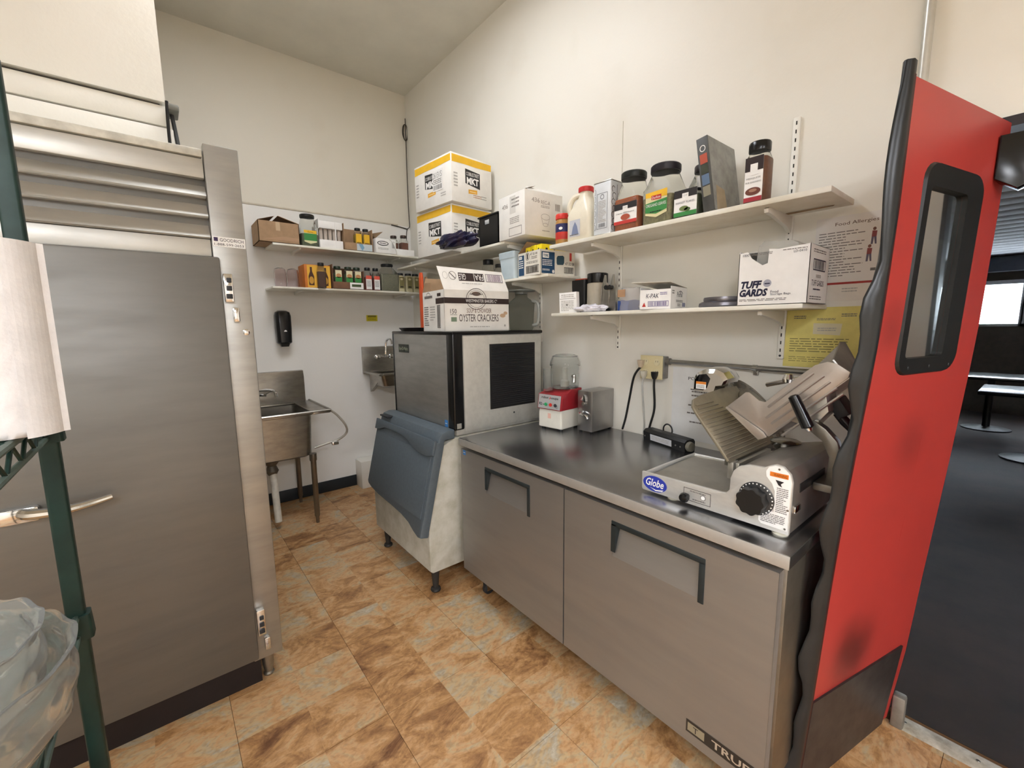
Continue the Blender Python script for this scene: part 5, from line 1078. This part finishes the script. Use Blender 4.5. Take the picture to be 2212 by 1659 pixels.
f.poly(lw, whitel, 1, 'warning_label').rect(3.635, 1.088, 3.682, 1.101, mat('#e07a24', .5, 0, 0), 2).text('WARNING', 3.645, 1.0905, .034, .008, mat('#7a3a10', .6, 0, 0), 3).poly(((3.65, 1.08), (3.672, 1.078), (3.664, 1.07), (3.668, 1.062), (3.658, 1.066)), ink, 2).lines(3.655, .985, 3.686, 1.06, 14, inkg, 2, .45).lines(3.618, .948, 3.684, .978, 6, inkg, 2, .45)
for x, z in ((3.658, 1.112), (3.686, 1.0), (3.682, .944)): f.ell(x, z, .003, .003, steel_dk, 3)
f.done()
obj('start_knob', B().lathe((3.392, YF, .952), ((.008, 0), (.008, -.01), (.015, -.014), (.0165, -.022), (.013, -.032), (.005, -.035)), 18, 'Y'), black_g, t)
obj('dial_scale', B().lathe((3.603, YF, 1.010), ((.049, 0), (.049, -.003), (.044, -.006)), 40, 'Y'), mat('#3a3a3a', .3, .3, 0), t)
tk = B()
for k in range(18):
    a = math.radians(-60+k*13.5); tk.lathe((3.603+.045*math.cos(a), YF-.0055, 1.010+.045*math.sin(a)), ((.002, 0), (.002, -.0012)), 6, 'Y')
stuff(obj('dial_marks', tk, whitel, t))
lp = []
for dy, sc in ((0, .97), (-.004, 1.0), (-.03, 1.0), (-.036, .95)):
    lp.append([(3.600+sc*(.039+.002*math.cos(a*9))*math.cos(a), YF-.006+dy, 1.008+sc*(.039+.002*math.cos(a*9))*math.sin(a)) for a in [2*math.pi*i/72 for i in range(72)]])
obj('thickness_dial', B().loft(lp), black, t)
# gauge plate: contains the y axis, leans left
g0 = Vector((3.462, 0, 1.062)); gs = Vector((-.63, 0, .777)); gn = Vector((.777, 0, .63))
def gp(y, s, o=0): p = g0 + gs*s + gn*o; return (p.x, y, p.z)
gm = mat('#aaa28f', .40, .8, .06, 12)
pl = [(-.600, .0), (-.592, -.008), (-.20, -.008), (-.20, .255), (-.33, .258), (-.50, .250), (-.565, .240), (-.597, .215), (-.602, .18)]
gpl = obj('gauge_plate', B().prism([gp(y, s, -.008) for y, s in pl], tuple(gn*.010), .002), gm, t)
for k in range(15):
    s = .006+.0148*k; y1 = -.285 if k < 10 else -.38-.02*(k-10)
    obj('rib', B().tube([gp(-.594+(.02 if k > 12 else 0), s, .001), gp(-.58, s, .003), gp(y1, s, .003), gp(y1+.01, s, .001)], .0028, 6), gm, gpl)
obj('gauge_bracket', B().box((3.455, -.59, .998), (3.475, -.55, 1.056), .003).box((3.465, -.57, 1.0), (3.485, -.30, 1.052), .003), alw, t)
obj('gauge_block', B().box((3.43, -.56, 1.03), (3.47, -.24, 1.06), .004), mat('#77746c', .4, 1, .05), t)
# blade with ring guard in the same plane, further back
def disc(c, r0, r1, o0, o1, n=56):
    L = []
    for r, o in ((r0, o0), (r1, o0), (r1, o1), (r0, o1)):
        L.append([Vector(gp(c[0]+r*math.cos(a), c[1]+r*math.sin(a), o)) for a in [2*math.pi*i/n for i in range(n)]])
    return B().loft(L+[L[0]], (False, False))
obj('blade_guard', disc((-.175, .13), .118, .165, -.030, -.010), mat('#8f887c', .3, 1, .05), t)
obj('blade', disc((-.175, .13), .004, .15, -.014, -.010), mat('#a9a7a2', .2, 1, .04), t)
obj('blade_cover', disc((-.175, .13), .001, .105, -.010, .006), mat('#9a958a', .32, 1, .05), t)
obj('blade_knob', disc((-.175, .13), .001, .02, .006, .02, 20), black, t)
# sharpener housing on top
b = B(); L = []
for y, sc in ((-.345, .80), (-.335, .95), (-.30, 1.0), (-.25, 1.0), (-.225, .93)):
    L.append([(3.252+sc*x, y, 1.245+sc*z) for x, z in ((-.066, .0), (-.068, .045), (-.055, .075), (-.02, .095), (.03, .098), (.06, .085), (.078, .06), (.07, .04), (.04, .035), (.03, .0))])
b.loft(L); obj('sharpener_housing', b, chrome, t, ang=.5)
obj('sharpener_face', B().prism([(3.196, -.347, 1.252), (3.198, -.347, 1.29), (3.215, -.347, 1.313), (3.245, -.347, 1.318), (3.262, -.347, 1.30), (3.25, -.347, 1.262), (3.235, -.347, 1.25)], (0, .004, 0), .001), mat('#3b3c40', .12, 1, 0), t)
f = Face(t, (3.206, -.3478, 1.255), (1, 0, 0), (0, 0, 1), .0007); f.rect(0, 0, .042, .03, whitel, 1, 'warning_label').rect(0, .02, .042, .03, mat('#d9812f', .5, 0, 0), 2).lines(.004, .003, .038, .017, 3, inkg, 2).done()
obj('sharpener_bolt', B().lathe((3.176, -.33, 1.250), ((.006, 0), (.006, .02)), 10, 'X'), chrome, t)
# product chute
tr = [(3.404, 1.228), (3.462, 1.284), (3.474, 1.285), (3.506, 1.261), (3.525, 1.258), (3.539, 1.273), (3.564, 1.300), (3.657, 1.390), (3.688, 1.402), (3.711, 1.398), (3.746, 1.375), (3.742, 1.358), (3.543, 1.146), (3.516, 1.134), (3.404, 1.218)]
tray_m = mat('#c0b8b1', .36, .85, .06, 6)
tw = obj('chute_wall', B().prism([(x, -.500, z) for x, z in tr], (0, .005, 0), .0015), tray_m, t)
for k in range(5):
    a = Vector((3.515+.017*k, -.5005, 1.222-.0165*k)); d = Vector((.70, 0, .715))
    e0, e1 = (.0, .215) if k else (.03, .20)
    p = [a+d*(e0+(e1-e0)*q) for q in (0, .03, .5, .97, 1)]
    obj('rib', B().tube([v+Vector((0, o, 0)) for v, o in zip(p, (.002, 0, 0, 0, .002))], .0042, 6), tray_m, tw)
obj('chute_lip', B().prism([(3.404, -.503, 1.228), (3.400, -.503, 1.222), (3.514, -.503, 1.128), (3.54, -.503, 1.142), (3.528, -.503, 1.158)], (0, -.004, 0), .001), tray_m, tw)
fl0, fl1 = Vector((3.540, 0, 1.146)), Vector((3.742, 0, 1.360))
obj('chute_floor', B().prism([(fl0.x, -.497, fl0.z), (fl1.x, -.497, fl1.z), (fl1.x, -.27, fl1.z), (fl0.x, -.27, fl0.z)], (.003, 0, -.003)), tray_m, t)
obj('end_plate', B().prism([(3.735, -.495, 1.362), (3.690, -.46, 1.405), (3.664, -.30, 1.452), (3.672, -.28, 1.452), (3.716, -.28, 1.372)], (.004, 0, .002)), mat('#a9a6a0', .38, 1, .05), t)
obj('back_wall', B().prism([(3.50, -.275, 1.24), (3.664, -.285, 1.45), (3.71, -.28, 1.375), (3.56, -.275, 1.19)], (0, .004, 0)), mat('#a9a6a0', .38, 1, .05), t)
obj('pusher_rod', B().tube([(3.44, -.26, 1.285), (3.60, -.30, 1.335), (3.64, -.33, 1.352)], .008, 10), chrome, t)
obj('pusher_joint', B().lathe((3.52, -.29, 1.305), ((.016, 0), (.019, .012), (.012, .03)), 14), chrome, t)
obj('handle', B().tube([(3.622, -.555, 1.300), (3.624, -.555, 1.296), (3.645, -.555, 1.255), (3.668, -.555, 1.208), (3.669, -.555, 1.205)], [.008, .0155, .0165, .017, .012], 16), black_g, t)
obj('handle_tip', B().tube([(3.668, -.555, 1.208), (3.674, -.555, 1.197)], [.012, .007], 12), chrome, t)
obj('carriage_arm', B().prism([(3.655, -.53, 1.215), (3.675, -.53, 1.225), (3.705, -.53, 1.205), (3.738, -.53, 1.17), (3.752, -.53, 1.12), (3.745, -.53, 1.03), (3.715, -.53, 1.03), (3.72, -.53, 1.12), (3.70, -.53, 1.165), (3.66, -.53, 1.195)], (0, .035, 0), .004), mat('#7f7b74', .38, 1, .06), t)
obj('carriage_foot', B().box((3.693, -.56, 1.02), (3.748, -.40, 1.045), .005), mat('#7f7b74', .38, 1, .06), t)
obj('chute_support', B().prism([(3.60, -.49, 1.205), (3.69, -.49, 1.30), (3.70, -.49, 1.25), (3.66, -.49, 1.19)], (0, .1, 0), .003), alw, t)
obj('pusher_block', B().box((3.692, -.44, 1.225), (3.728, -.36, 1.285), .004, rot=Matrix.Rotation(-.6, 3, 'Y')), dkgrey, t)
obj('pusher_grip', B().tube([(3.70, -.40, 1.235), (3.722, -.40, 1.21), (3.745, -.40, 1.185)], [.013, .015, .012], 12), mat('#231a1e', .3), t)
b = B(); b.lathe((3.55, -.36, 1.105), ((.004, -.035), (.03, -.03), (.045, -.012), (.048, .0), (.04, .004)), 24); obj('pivot_cup', b, mat('#9b978f', .2, 1, .05), t)
obj('pivot_stem', B().lathe((3.55, -.36, 1.06), ((.02, 0), (.02, .03)), 16), steel_dk, t)
